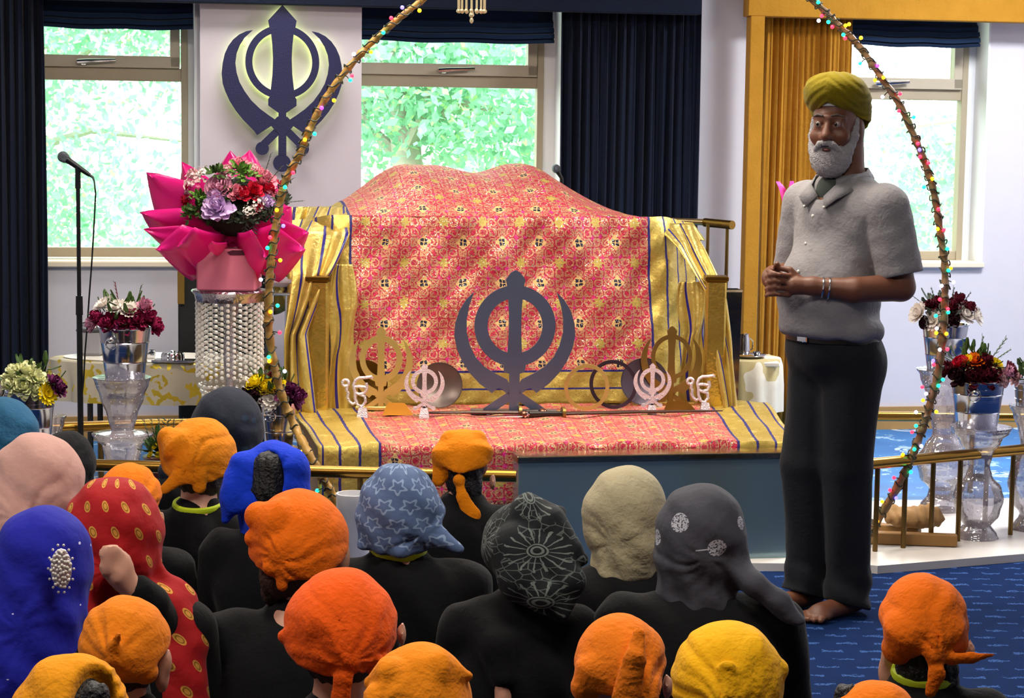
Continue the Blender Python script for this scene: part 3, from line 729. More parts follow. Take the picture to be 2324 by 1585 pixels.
# ------------------------------------------------------------------ standing metal emblems
m_blues = mat('blue_sheened_steel', '#66718f', 0.3, 0.72, var=0.12, nscale=5, bstr=0.05)
m_brass = mat('bright_brass', '#d2bc70', 0.3, 0.65, var=0.1)
m_dbr = mat('aged_brass', '#94763c', 0.32, 0.75, var=0.2, nscale=9)
m_silver = mat('silver_glitter', '#d9d2de', 0.35, 0.7, var=0.2, nscale=90, bstr=0.5, bscale=200)
def khanda_broad(fn, t, parent, m, inner=0.19, pommel=0.0):
    right = [(0, 1.0), (0.03, 0.985), (0.068, 0.935), (0.060, 0.90), (0.052, 0.84), (0.043, 0.70), (0.043, 0.55), (0.052, 0.40), (0.078, 0.345), (0.070, 0.295), (0.036, 0.285), (0.034, 0.0)]
    mb = MB(); mb.extrude(right+[(-x, y) for x, y in right[:0:-1]], fn, 0, t)
    if pommel: mb.extrude([(pommel*math.cos(a), 0.03+pommel*math.sin(a)) for a in np.linspace(0, 2*PI, 24, endpoint=False)], fn, 0, t)
    mb.build('double_edged_sword', m, parent, False)
    mb = MB(); mb.annulus((0, 0.615), 0.280, inner, fn, t*0.05, t*0.95, 64); mb.build('ring', m, parent, True)
    outer = [(-0.284, 0.850), (-0.335, 0.80), (-0.385, 0.72), (-0.413, 0.63), (-0.418, 0.545), (-0.40, 0.46), (-0.365, 0.375), (-0.31, 0.29), (-0.24, 0.215), (-0.185, 0.175), (-0.155, 0.150)]
    inn = [(-0.115, 0.185), (-0.075, 0.175), (-0.02, 0.19), (-0.05, 0.245), (-0.13, 0.285), (-0.21, 0.335), (-0.27, 0.40), (-0.31, 0.48), (-0.333, 0.57), (-0.333, 0.66), (-0.318, 0.75)]
    for sx in (1, -1):
        mb = MB(); P = [(x*sx, y) for x, y in outer+inn]; P = P[::-1] if sx < 0 else P; mb.extrude(P, fn, t*0.1, t*0.9)
        A, B = (-0.06, 0.19), (0.20, 0.015); w = 0.030; d = Vector((B[0]-A[0], B[1]-A[1])).normalized(); q = Vector((-d.y, d.x))*w
        P = [(A[0]+q.x, A[1]+q.y), (A[0]-q.x, A[1]-q.y), (B[0]-q.x, B[1]-q.y), (B[0]+q.x, B[1]+q.y)]; P = [(x*sx, y) for x, y in P]; P = P[::-1] if sx < 0 else P
        mb.extrude(P, fn, t*0.12, t*0.88)
        if pommel: mb.extrude([(sx*0.19+pommel*math.cos(a), 0.03+pommel*math.sin(a)) for a in np.linspace(0, 2*PI, 20, endpoint=False)], fn, t*0.05, t*0.95)
        mb.build('curved_sword', m, parent, False)
def stand_emblem(pxc, top, bot, Y, m, label, heavy=1.0, ring=None, yaw=0.0, base=True, thick=0.012, group=None, xs=1.0):
    P = att(pxc, bot, Y); Q = att(pxc, top, Y); Y = P.y; b0 = ZP+0.02; H = Q.z-b0
    bh = 0.0 if not base else H*0.16
    t = thing('khanda_standing_emblem', (P.x, Y, b0), label, 'emblem', group)
    c, s = math.cos(yaw), math.sin(yaw); hh = H-bh
    fn = lambda a, b_, d: Vector((P.x+a*hh*c*xs+d*s, Y+a*hh*s*xs-d*c, b0+bh+b_*hh))
    khanda_broad(fn, thick, t, m, ring, 0.045 if base else 0.0)
    mb = MB()
    if base: mb.lathe([(H*0.13, 0), (H*0.13, H*0.02), (H*0.09, H*0.19), (H*0.02, H*0.2)], (P.x, Y-0.004, b0), 4, Matrix.Rotation(PI/4, 4, 'Z'))
    else: mb.box((P.x, Y+0.02, b0+0.008), (H*0.6, 0.07, 0.016), bev=0.003); mb.tube([(P.x, Y+0.012, b0), (P.x, Y+0.012, b0+H*0.2)], 0.012, 8)
    mb.build('base', m, t, False)
    return t
stand_emblem(1166, 613, 925, 8.05, m_blues, 'big blue-grey steel khanda standing in the centre in front of the pink cloth', 1.0, 0.190, base=False, thick=0.012, yaw=WA*0.6, xs=1.0)
stand_emblem(864, 741, 935, 8.22, m_brass, 'pale brass khanda standing behind the small silver emblems on the left', 1.0, 0.205, base=False, thick=0.01, yaw=WA*0.5, xs=0.9)
stand_emblem(1521, 740, 935, 8.25, m_dbr, 'dark aged brass khanda standing at the right beside the gold post', 0.8, 0.225, base=False, thick=0.01, yaw=WA*0.5, xs=0.92)
stand_emblem(963, 826, 944, 7.98, m_silver, 'small silver khanda on a square foot, left of the big blue-grey one', 1.0, 0.20, thick=0.014, xs=1.05)
stand_emblem(1479, 825, 938, 8.0, m_silver, 'small silver khanda on a square foot, right of the steel rings', 1.0, 0.20, thick=0.014, xs=1.05)
def ekonkar(x0, y0, sx, Y, label):
    # strokes traced on the glyph; (x0, y0) its lower centre
    P = att(x0, y0, Y); Y = P.y; k = (Y/FPX)/ (1890/620)*sx
    t = thing('ek_onkar_emblem', (P.x, Y, ZP+0.02), label, 'emblem')
    def T(pts, r, n=8): mb.tube([(P.x+(a-625)*k, Y, ZP+0.02+(1180-b_)*k) for a, b_ in pts], r, n)
    mb = MB(); r = 0.0065
    T([(505+22*math.cos(a), 932+22*math.sin(a)) for a in np.linspace(0, 2*PI, 14)], r); T([(515, 950), (512, 985), (524, 1000), (518, 1030), (530, 1060), (555, 1080), (575, 1070)], r)
    T([(570, 985), (560, 945), (575, 910), (600, 895), (640, 893), (690, 885)], r); T([(690, 885), (688, 900)], r*0.8)
    T([(560, 960), (600, 955), (650, 962)], r); T([(648, 930), (655, 965), (640, 1000), (600, 1010), (575, 1000)], r); T([(600, 1010), (640, 1025), (645, 1060), (620, 1095), (590, 1085), (572, 1040), (570, 985)], r)
    T([(612, 1092), (618, 1125)], r*1.2)
    mb.build('glyph', m_silver, t)
    mb = MB(); mb.lathe([(0.032, 0), (0.032, 0.004), (0.022, 0.042), (0.004, 0.044)], (P.x, Y, ZP+0.02), 4, Matrix.Rotation(PI/4, 4, 'Z')); mb.build('base', m_silver, t, False)
ekonkar(823, 942, 1.0, 7.99, 'small silver ek onkar sign on a square foot at the left end of the row')
ekonkar(1600, 934, 0.9, 8.02, 'small silver ek onkar sign on a square foot at the right end of the row')
# rings and discs
def chakkar(pxc, pyc, rpx, Y, m, label, yaw=0.0, w=0.012, sx=1.0):
    P = att(pxc, pyc, Y); R = rpx*Y/FPX; P.z = ZP+0.022+R; mb = MB(); c, s = math.cos(yaw), math.sin(yaw)
    mb.annulus((0, 0), R, R-w, lambda a, b_, d: Vector((P.x+a*c, P.y+a*s+d, P.z+b_)), 0, 0.006, 64)
    tag(mb.build('steel_ring', m, None, True), label, 'ring')
chakkar(1332, 866, 54, 8.12, m_brass, 'thin bright gold-toned ring standing left of a darker ring', 0.25, 0.016)
chakkar(1392, 862, 57, 8.16, mat('dark_steel', '#4e4e66', 0.3, 1.0), 'dark steel ring overlapping the bright gold-toned ring', -0.3, 0.016)
def disc(pxc, pyc, rpx, Y, m, label):
    P = att(pxc, pyc, Y); R = rpx*Y/FPX; P.z = ZP+0.022+R*0.97; M = Matrix.Rotation(math.radians(80), 4, 'X'); mb = MB()
    mb.lathe([(0.0, 0.004), (R*0.7, 0.004), (R*0.94, 0.012), (R, 0.012), (R, 0.008), (R*0.94, 0.006), (R*0.7, 0), (0.0, 0)], P, 40, M)
    tag(mb.build('round_plate', m, None, True), label, 'plate')
disc(998, 876, 52, 8.27, mat('tarnished_silver', '#8e8078', 0.25, 1.0), 'tarnished round plate leaning behind the left small silver khanda')
disc(826, 880, 54, 8.31, m_dkgold, 'dark brass round plate leaning behind the left ek onkar sign')
disc(1462, 880, 55, 8.28, mat('tarnished_silver_b', '#7d7480', 0.25, 1.0), 'dull round plate leaning behind the right small silver khanda')
def wedge(p0, p1, top, Y, label):
    A = att(p0, 940, Y); B = att(p1, 940, Y); T_ = att((p0+p1)/2, top, Y+0.05); Y = A.y; mb = MB(); zb = ZP+0.022
    mb.add([(A.x, Y-0.02, zb), (B.x, Y-0.02, zb), (B.x-0.03, Y+0.07, zb), (A.x+0.03, Y+0.07, zb), (A.x+0.02, Y+0.03, T_.z), (B.x-0.04, Y+0.03, T_.z)], [(0, 3, 2, 1), (0, 1, 5, 4), (3, 4, 5, 2), (0, 4, 3), (1, 2, 5)])
    tag(mb.build('brass_stand', mat('copper_plate', '#a8702c', 0.25, 1.0, var=0.2), None, False), label, 'stand')
wedge(868, 940, 912, 8.08, 'wedge shaped copper stand between the left small silver emblems')
wedge(1505, 1580, 908, 8.1, 'wedge shaped copper stand between the right small silver emblems')
# swords lying along the edge
m_leather = mat('brown_scabbard', '#3f2418', 0.35, var=0.2)
def sword(x0, y0, x1, y1, Y, label, m=m_leather, hilt_left=False, r=0.011):
    A = att(x0, y0, Y); B = att(x1, y1, Y-0.03); A.z = B.z = ZP+0.036
    if hilt_left: A, B = B, A
    d = (B-A).normalized(); t = thing('sword', (A+B)/2, label, 'sword')
    C1 = A.lerp(B, 0.80); mid = A.lerp(B, 0.4)+Vector((0, 0.012, 0.0))
    mb = MB(); mb.tube([A, A.lerp(B, 0.1), mid, C1], [r*0.35, r*0.8, r, r*1.15], 10, flat=0.6); mb.build('scabbard', m, t)
    mb = MB(); mb.tube([C1, C1+d*0.012], [r*2.6, r*2.6], 12); mb.build('guard', m_dbr, t)
    mb = MB(); mb.tube([C1+d*0.012, B-d*0.02], [r*0.9, r*1.2], 10); mb.build('grip', mat('dark_grip', '#1e1210', 0.4), t)
    mb = MB(); mb.sphere(B, (0.02, 0.02, 0.016)); mb.build('pommel', mat('copper_pommel', '#7d5444', 0.25, 1.0), t)
sword(955, 941, 1232, 916, 8.02, 'sword in a brown scabbard pointing left with its round pommel near the centre')
sword(1640, 934, 1190, 918, 7.97, 'sword in a brown scabbard pointing right with its hilt near the centre')
mb = MB(); A = att(1080, 943, 7.93); B = att(1190, 936, 7.93); A.z = B.z = ZP+0.028
mb.tube([A, B], [0.002, 0.005], 8, flat=0.5); mb.tube([B, B+Vector((0.02, 0, 0.012))], [0.008, 0.006], 8)
tag(mb.build('small_dagger', m_chrome, None, True), 'thin bright steel blade lying in front of the sword hilts', 'dagger')
# ------------------------------------------------------------------ brass rails
m_rail = mat('brass_rail', '#9a7434', 0.28, 1.0, var=0.12, nscale=3)
m_post = mat('brass_post', '#6f5830', 0.35, 0.9, var=0.15)
def rail(pts, label, h=0.37, r=0.022, step=0.17, pr=0.010, base=0.03, posts=None, zt=None):
    pts = [Vector(p) for p in pts]; top = [Vector((p.x, p.y, (zt if zt is not None else h))) for p in pts]
    c = sum(pts, Vector())/len(pts); t = thing('brass_railing', (c.x, c.y, base), label, 'railing')
    mb = MB(); mb.tube(top, r, 14); mb.build('handrail', m_rail, t)
    for a, b_ in zip(top, top[1:]):
        n = max(1, round((b_-a).length/step))
        for k in range(n):
            p = a.lerp(b_, (k+0.5)/n); q = MB(); q.tube([(p.x, p.y, base), (p.x, p.y, p.z-r*0.5)], pr, 8); q.build('post', m_post, t)
R1 = [atz(1960, 1055, 0.37), atz(2330, 1020, 0.37)]
R1.append(R1[1]+(R1[1]-R1[0]).normalized()*0.3)
rail(R1, 'low brass railing on the right in front of the crystal stands, nearest the blue carpet', 0.37, step=0.145)
rail([atz(1840, 944, 0.37), atz(2330, 948, 0.37)], 'low brass railing behind the crystal stands at the right, before the wall', 0.37, step=0.62, pr=0.012)
lx = [atz(120, 1040, 0.37), atz(385, 1056, 0.37), atz(760, 1072, 0.37), atz(1172, 1081, 0.37)]
for p in lx: p.y = 7.12; 
lx = [Vector((at(200, 1050, 7.02).x, 7.02, 0)), Vector((at(700, 1070, 6.95).x, 6.95, 0)), Vector((at(1172, 1080, 6.9).x, 6.9, 0))]
rail(lx, 'low brass railing in front of the platform, ending at the mirrored step', zt=at(700, 1070, 6.95).z, step=0.38)
p0, p1 = atz(110, 972, 0.37), atz(345, 963, 0.37)
rail([p0, p1, p1+Vector((0.5, 0.1, 0))], 'low brass railing at the far left behind the crystal stand', 0.37, step=0.5, pr=0.012)
a = at(1455, 497, 9.8); b_ = at(1600, 505, 9.8); c_ = at(1662, 511, 9.65)
t = thing('brass_railing', (b_.x, 9.8, 0.03), 'tall brass handrail rising behind the right side of the draped mound', 'railing')
mb = MB(); mb.tube([a, b_], 0.016, 12); mb.build('handrail', mat('pale_brass', '#b8a070', 0.25, 1.0), t); mb = MB(); mb.tube([b_, c_], 0.022, 12); mb.build('rail_end', m_rail, t)
for px_ in (1500, 1530, 1568): p = at(px_, 500, 9.8); mb = MB(); mb.tube([(p.x, 9.8, 0.008), (p.x, 9.8, p.z)], 0.008, 8); mb.build('post', m_post, t)
for px_ in (1607, 1651): p = at(px_, 508, 9.7); mb = MB(); mb.tube([(p.x, 9.7, 0.008), (p.x, 9.7, p.z)], 0.009, 8); mb.build('post', m_post, t)
# mirrored tall bin/pillar at the right
A = at(1636, 658, 8.75); B = at(1678, 658, 8.75)
mb = MB(); mb.M = Matrix.Translation(((A.x+B.x)/2, 8.8, 0)) 
mb.lathe([(0.055, 0.008), (0.07, A.z-0.01), (0.075, A.z), (0.066, A.z), (0.06, A.z-0.04), (0, A.z-0.04)], n=4, M=Matrix.Rotation(PI/4+0.1, 4, 'Z'))
tag(mb.build('steel_pillar', mat('mirror_pillar', '#a89c84', 0.12, 1.0, bstr=0.2, bscale=4), None, False), 'tall narrow mirrored metal pillar right of the gold drapes', 'pillar')
# ------------------------------------------------------------------ flowers
def rdir(rng, up=0.0):
    while True:
        v = Vector((rng.gauss(0, 1), rng.gauss(0, 1), rng.gauss(0, 1)))
        if v.length > 0.1: v.normalize(); break
    return v
def petal(mb, c, d, n, L, W, curl=0.3, tipw=0.8):
    """petal from c along d, facing n"""
    d = d.normalized(); s = d.cross(n); s = s.normalized() if s.length > 1e-4 else Vector((1, 0, 0)); n = s.cross(d)
    vs = []
    for t, w in ((0, 0.25), (0.45, 0.9), (0.85, tipw), (1.0, tipw*0.45)):
        for q in (-1, 0, 1): vs.append(c+d*(L*t)+s*(q*W*w*0.5)+n*(curl*L*t*t-0.18*W*(1-abs(q))))
    mb.add(vs, [(i*3+j, i*3+j+1, (i+1)*3+j+1, (i+1)*3+j) for i in range(3) for j in (0, 1)])
def frame_of(n):
    a = n.cross(Vector((0, 0, 1))); a = a.normalized() if a.length > 1e-3 else Vector((1, 0, 0)); return a, n.cross(a)
def flower(c, n, r, kind, m, parent, rng, name='flower'):
    mb = MB(); a, b_ = frame_of(n); c = Vector(c)
    if kind == 'carnation':
        for k in range(46):
            th = rng.uniform(0, 2*PI); e = rng.uniform(0.0, 1.25); d = (a*math.cos(th)+b_*math.sin(th))*math.sin(e)+n*math.cos(e)
            petal(mb, c-n*r*0.35, d, n+d*0.1+Vector((0, 0, 0.01)), r*rng.uniform(0.85, 1.2), r*0.55, rng.uniform(-0.3, 0.4), 1.0)
    elif kind == 'daisy':
        for L_, e, cnt in ((1.0, 1.3, 18), (0.85, 1.0, 16), (0.62, 0.6, 12), (0.4, 0.2, 6)):
            for k in range(cnt):
                th = 2*PI*k/cnt+rng.uniform(-0.1, 0.1); d = (a*math.cos(th)+b_*math.sin(th))*math.sin(e)+n*math.cos(e)
                petal(mb, c-n*r*0.2, d, n, r*L_, r*0.26, 0.15, 0.9)
    elif kind == 'rose':
        for ring in range(5):
            cnt = 4+ring*2
            for k in range(cnt):
                th = 2*PI*k/cnt+ring*0.7; e = 0.15+ring*0.27; d = (a*math.cos(th)+b_*math.sin(th))*math.sin(e)+n*math.cos(e)
                petal(mb, c-n*r*0.45, d, -(a*math.cos(th)+b_*math.sin(th))+n*0.4, r*(0.95+ring*0.06), r*0.85, 0.12, 1.0)
    elif kind == 'cluster':
        for k in range(34):
            d = rdir(rng); d = (d+n*0.7).normalized(); p = c+d*r*rng.uniform(0.6, 1.0)
            for j in range(5):
                th = 2*PI*j/5; q = (frame_of(d)[0]*math.cos(th)+frame_of(d)[1]*math.sin(th)+d*0.5); petal(mb, p, q, d, r*0.17, r*0.15, 0.1, 1)
    o = mb.build(name, m, parent, False); return o
def leaves(c, n, r, cnt, m, parent, rng, L=0.05, W=0.024, name='leaf'):
    mb = MB(); a, b_ = frame_of(n)
    for k in range(cnt):
        th = rng.uniform(0, 2*PI); e = rng.uniform(0.3, 1.5); d = (a*math.cos(th)+b_*math.sin(th))*math.sin(e)+n*math.cos(e)
        p = Vector(c)+d*r*rng.uniform(0.2, 1); petal(mb, p, (d+rdir(rng)*0.7), n, L*rng.uniform(0.7, 1.3), W, 0.2, 0.55)
    return mb.build(name, m, parent, False)
def sprig(c, d, L, m, parent, name='sprig'):
    mb = MB(); d = d.normalized(); a, b_ = frame_of(d); mb.tube([c, Vector(c)+d*L*0.5, Vector(c)+d*L+a*L*0.1], 0.0015, 5)
    for k in range(9):
        p = Vector(c)+d*L*(0.2+0.09*k); petal(mb, p, d*0.8+a*(1 if k % 2 else -1), b_, L*0.26, L*0.07, 0.1, 0.5)
    mb.build(name, m, parent, False)
def fm(name, c): 
    m_ = mat('petal_'+name, c, 0.7, var=0.18, nscale=40, spec=0.2); 
    m_.node_tree.nodes['Principled BSDF'].inputs['Subsurface Weight'].default_value = 0.0
    return m_
P_ = dict(pink=fm('pink', '#e08aa0'), lilac=fm('lilac', '#d6b8e4'), red=fm('red', '#c21838'), magenta=fm('magenta', '#8a1848'), white=fm('white', '#e8e0da'), cream=fm('cream', '#e6e8b8'),
          yellow=fm('yellow', '#e8cf14'), orange=fm('orange', '#f07a14'), maroon=fm('maroon', '#5c0f22'), purple=fm('purple', '#6a2858'), rosepink=fm('rosepink', '#c88aa6'), palepink=fm('palepink', '#e6bcc0'), deep=fm('deep', '#33121e'))
m_leaf = mat('dark_leaf', '#3c5a22', 0.5, var=0.3, nscale=20); m_leaf2 = mat('grey_green_leaf', '#3d4a3a', 0.6, var=0.3, nscale=20); m_leaf3 = mat('fresh_leaf', '#5f8a34', 0.5, var=0.3, nscale=20)
def arrangement(pxc, base_py, Y, halfw, h, spec, label, seed, name='flower_arrangement', leafc=60, lm=m_leaf, base=None):
    """spec: list of (dx, dz, r, kind, colour) in units of half width / height, dx -1..1, dz 0..1"""
    rng = random.Random(seed); B = at(pxc, base_py, Y); t = thing(name, B, label, 'flowers')
    W = halfw*Y/FPX
    for dx, dz, r, kind, col_ in spec:
        H = h*Y/FPX
        for side in ((-1,) if kind != 'back' else (1,)):
            rr = math.sqrt(max(0, 1-dx*dx*0.9)); x = B.x+dx*W; z = B.z+dz*H; dy = -W*0.62*math.sqrt(max(0.02, 1-dx*dx*0.8))*math.sqrt(max(0.03, 1-dz*dz*0.85))
            n = Vector((dx*1.0, dy/W*1.0, dz*0.9+0.1)).normalized()
            flower((x, B.y+dy, z), n, r*Y/FPX, kind, P_[col_], t, rng)
    for k in range(5):                                                   # far side and crown filler flowers
        th = rng.uniform(0.2, PI-0.2); e = rng.uniform(0.3, 1.0); n = Vector((math.cos(th)*math.sin(e), math.sin(th)*math.sin(e), math.cos(e)))
        H = h*Y/FPX; flower(B+Vector((n.x*W*0.8, n.y*W*0.7, n.z*H*0.75)), n, 0.2*W, 'carnation', P_[spec[k % len(spec)][4]], t, rng)
    leaves(B+Vector((0, 0, 0.01)), Vector((0, 0, 1)), W*0.8, leafc, lm, t, rng)
    return t, B, W
m_bucket, b = new_mat('hammered_silver_bucket'); co = coords(); sx_, sy_, sz_ = sep(co); setp(b, 'Base Color', '#b9bcc8'); setp(b, 'Metallic', 1.0); setp(b, 'Roughness', 0.16)
setp(b, 'Normal', bump(noise(5, co, 2)*1.0+(abs(fract(sz_*22)-0.5) < 0.06)*0.25, 0.4, 0.01))
def bucket(pxc, top, bot, halftop, halfbot, Y, label):
    T_ = at(pxc, top, Y); B = at(pxc, bot, Y); k = Y/FPX; rt, rb = halftop*k, halfbot*k; H = T_.z-B.z
    t = thing('silver_bucket', B, label, 'bucket')
    mb = MB(); mb.lathe([(0, 0.002), (rb*0.96, 0), (rb, 0.005), (rb+(rt-rb)*0.33, H*0.33), (rb+(rt-rb)*0.33+0.003, H*0.345), (rb+(rt-rb)*0.35, H*0.36), (rb+(rt-rb)*0.7, H*0.7), (rb+(rt-rb)*0.7+0.003, H*0.715), (rb+(rt-rb)*0.73, H*0.73), (rt, H-0.006), (rt+0.005, H-0.003), (rt+0.004, H+0.002), (rt-0.004, H), (rt*0.9, H*0.85), (0, H*0.85)], B, 40)
    mb.build('body', m_bucket, t)
    for s, ang in ((-1, -1.9), (1, -1.9+PI)):
        d = Vector((math.cos(ang), math.sin(ang), 0)); c = B+d*(rb+(rt-rb)*0.8)+Vector((0, 0, H*0.8)); mb = MB(); mb.sphere(c+d*0.012, 0.014, 12, 8)
        a = d.cross(Vector((0, 0, 1))); mb.tube([c+d*0.012+(a*math.cos(q)+Vector((0, 0, 1))*math.sin(q))*0.022+Vector((0, 0, -0.016)) for q in np.linspace(0, 2*PI, 16)], 0.003, 6)
        mb.build('ring_handle', m_chrome, t)
    return T_
mcr, b = new_mat('painted_sparkle_crystal'); nt = mcr.node_tree; co = coords(); vs = voronoi(110, co); vd = E(vs.outputs['Distance']); vc = sep(vs.outputs['Color'])
g = nt.nodes.new('ShaderNodeBsdfGlossy'); g.inputs['Roughness'].default_value = 0.08; tr = nt.nodes.new('ShaderNodeBsdfTransparent'); tr.inputs[0].default_value = (0.93, 0.92, 0.96, 1)
df = nt.nodes.new('ShaderNodeBsdfDiffuse'); df.inputs[0].default_value = (0.62, 0.56, 0.66, 1)
fr_ = nt.nodes.new('ShaderNodeFresnel'); fr_.inputs[0].default_value = 1.5
nb = bump(noise(18, co, 2)*0.8+vc[1]*0.5, 0.5, 0.01); nt.links.new(nb, g.inputs['Normal']); nt.links.new(nb, fr_.inputs['Normal'])
m1 = nt.nodes.new('ShaderNodeMixShader'); m2 = nt.nodes.new('ShaderNodeMixShader'); m3 = nt.nodes.new('ShaderNodeMixShader')
m1.inputs[0].default_value = 0.34; nt.links.new(tr.outputs[0], m1.inputs[1]); nt.links.new(df.outputs[0], m1.inputs[2])
ff = emin(E(fr_.outputs[0])*1.3+0.12, 1); nt.links.new(ff.v, m2.inputs[0]); nt.links.new(m1.outputs[0], m2.inputs[1]); nt.links.new(g.outputs[0], m2.inputs[2])
sp = (vd < 0.3)*(vc[0] > 0.86); d2 = nt.nodes.new('ShaderNodeBsdfDiffuse'); d2.inputs[0].default_value = (1, 0.98, 0.95, 1)  # sparse white diffuse specks painted in as the crystal's sparkles
nt.links.new(sp.v, m3.inputs[0]); nt.links.new(m2.outputs[0], m3.inputs[1]); nt.links.new(d2.outputs[0], m3.inputs[2]); nt.links.new(m3.outputs[0], nt.nodes['Material Output'].inputs[0]); m_crystal = mcr
def pedestal(pxc, Y, prof, label, name='crystal_pedestal', zb=0.03, cut=None):
    """prof: (half width px, py) from top to bottom; last stands on the plinth"""
    k = Y/FPX; B = at(pxc, prof[-1][1], Y); P = [(hw*k, at(pxc, py, Y).z) for hw, py in prof][::-1]
    dz = zb-P[0][1]; P = [(r, z+dz if z+dz > zb else zb) if i < 3 else (r, z) for i, (r, z) in enumerate(P)]
    P[0] = (P[0][0], zb); B = Vector((B.x, B.y, 0)); t = thing(name, (B.x, B.y, zb), label, 'pedestal')
    # split into dish / neck / bulb / foot where the radius is smallest is left to the profile; parts by height
    cuts = cut or []
    idx = [0]+[min(range(len(P)), key=lambda i: abs(P[i][1]-at(pxc, c, Y).z)) for c in cuts]+[len(P)-1]
    names = ['foot', 'bulb', 'neck', 'dish', 'rim']
    for i in range(len(idx)-1):
        if idx[i+1] > idx[i]:
            seg = P[idx[i]:idx[i+1]+1]; mb = MB()
            # refine
            R = []
            for j in range(len(seg)-1):
                for q in range(4):
                    f = q/4; g0 = f*f*(3-2*f); R.append((seg[j][0]*(1-g0)+seg[j+1][0]*g0, seg[j][1]*(1-f)+seg[j+1][1]*f))
            R.append(seg[-1]); R = [(R[0][0], R[0][1])]+R[1:]
            mb.lathe(R, (B.x, B.y, 0), 40, rf=lambda a, z: 1+0.012*math.cos(16*a)); mb.build(names[min(i, 4)], m_crystal, t)
    return t
# right hand pair
Y1 = 7.72
pedestal(2215, Y1, [(70, 968), (66, 978), (48, 1000), (30, 1030), (24, 1058), (30, 1080), (52, 1105), (58, 1130), (50, 1165), (30, 1195), (28, 1215), (46, 1242), (50, 1250)], 'crystal pedestal of the lower right arrangement, nearest the front railing', cut=[1200, 1075, 1020])
bucket(2216, 862, 972, 60, 46, Y1, 'silver bucket with ring handles holding the orange and dark red flowers at the right')
arrangement(2216, 858, Y1, 78, 62, [(-.95,.35,26,'carnation','maroon'),(-.6,.15,30,'carnation','deep'),(-.62,.62,20,'rose','red'),(-.2,.15,34,'carnation','maroon'),(-.15,.7,28,'daisy','orange'),(-.42,.72,18,'daisy','yellow'),(.2,.2,34,'carnation','maroon'),(.12,.65,26,'carnation','maroon'),(.45,.6,20,'daisy','yellow'),(.55,.2,26,'daisy','palepink'),(.8,.3,24,'carnation','rosepink'),(.95,.35,22,'rose','maroon'),(.7,.02,18,'rose','palepink'),(-.35,.3,14,'cluster','cream'),(.35,.35,16,'cluster','cream')], 'orange, yellow and dark red flowers with feathery leaves in the lower right bucket', 11)
Y2 = 8.3
pedestal(2136, Y2, [(68, 838), (60, 850), (44, 900), (32, 945), (26, 985), (42, 1010), (62, 1045), (52, 1085), (30, 1110), (32, 1130), (50, 1158), (50, 1165)], 'tall crystal pedestal behind the arch pole at the right', cut=[1115, 1000, 940])
bucket(2142, 735, 842, 52, 38, Y2, 'silver bucket holding the white and maroon flowers behind the arch pole')
arrangement(2142, 730, Y2, 76, 60, [(-.85,.35,30,'daisy','white'),(-.45,.1,28,'daisy','white'),(-.2,.75,22,'carnation','maroon'),(.1,.6,26,'carnation','maroon'),(.35,.85,22,'carnation','maroon'),(.5,.35,30,'daisy','white'),(.9,.25,28,'daisy','white'),(-.5,.65,20,'carnation','maroon'),(.1,.15,22,'carnation','deep'),(.65,.6,20,'carnation','maroon'),(.25,.3,18,'daisy','white'),(-.7,0,14,'rose','deep')], 'white and maroon flowers in the upper right bucket behind the arch pole', 12, lm=m_leaf2)
m_glass2 = m_crystal
pedestal(2338, 7.9, [(60, 920), (50, 940), (36, 980), (30, 1010), (50, 1060), (56, 1100), (40, 1150), (26, 1170), (44, 1205)], 'crystal pedestal cut off by the right edge of the picture')
bucket(2340, 868, 924, 40, 34, 7.9, 'silver bucket at the very right edge of the picture')
arrangement(2340, 866, 7.9, 50, 40, [(-.8,.3,22,'carnation','palepink'),(0,.4,26,'daisy','white'),(.6,.5,24,'carnation','palepink')], 'pale pink flowers at the very right edge of the picture', 13)
# left stand
YL = 7.75
pedestal(280, YL, [(66, 856), (62, 866), (50, 900), (34, 945), (26, 975), (70, 984), (64, 994), (46, 1010), (40, 1040), (30, 1075), (44, 1120), (50, 1160), (34, 1200), (28, 1215), (46, 1240)], 'crystal pedestal with a trumpet top standing left of the round table', cut=[1075, 975, 900])
bucket(284, 742, 862, 58, 44, YL, 'silver bucket with ring handle holding the maroon and white flowers on the left crystal pedestal')
tA, BA, WA_ = arrangement(285, 742, YL, 80, 66, [(-.85,.15,22,'carnation','rosepink'),(-.7,.4,24,'carnation','magenta'),(-.35,.2,26,'carnation','magenta'),(-.55,.8,28,'daisy','white'),(-.15,.72,28,'daisy','white'),(.2,.62,30,'daisy','white'),(.05,.18,26,'carnation','magenta'),(.4,.3,28,'carnation','magenta'),(.7,.35,30,'carnation','magenta'),(.6,.75,24,'carnation','rosepink'),(.92,.05,24,'carnation','magenta'),(-.1,.0,16,'cluster','purple')], 'maroon and white flowers with a brown sprig, in the bucket beside the microphone stand', 14)
rngx = random.Random(5)
sprig(BA+Vector((-0.02, -0.03, 0.1)), Vector((-0.2, 0, 1)), 0.08, P_['maroon'], tA); sprig(BA+Vector((0.05, -0.03, 0.1)), Vector((0.3, 0, 1)), 0.07, m_leaf, tA)
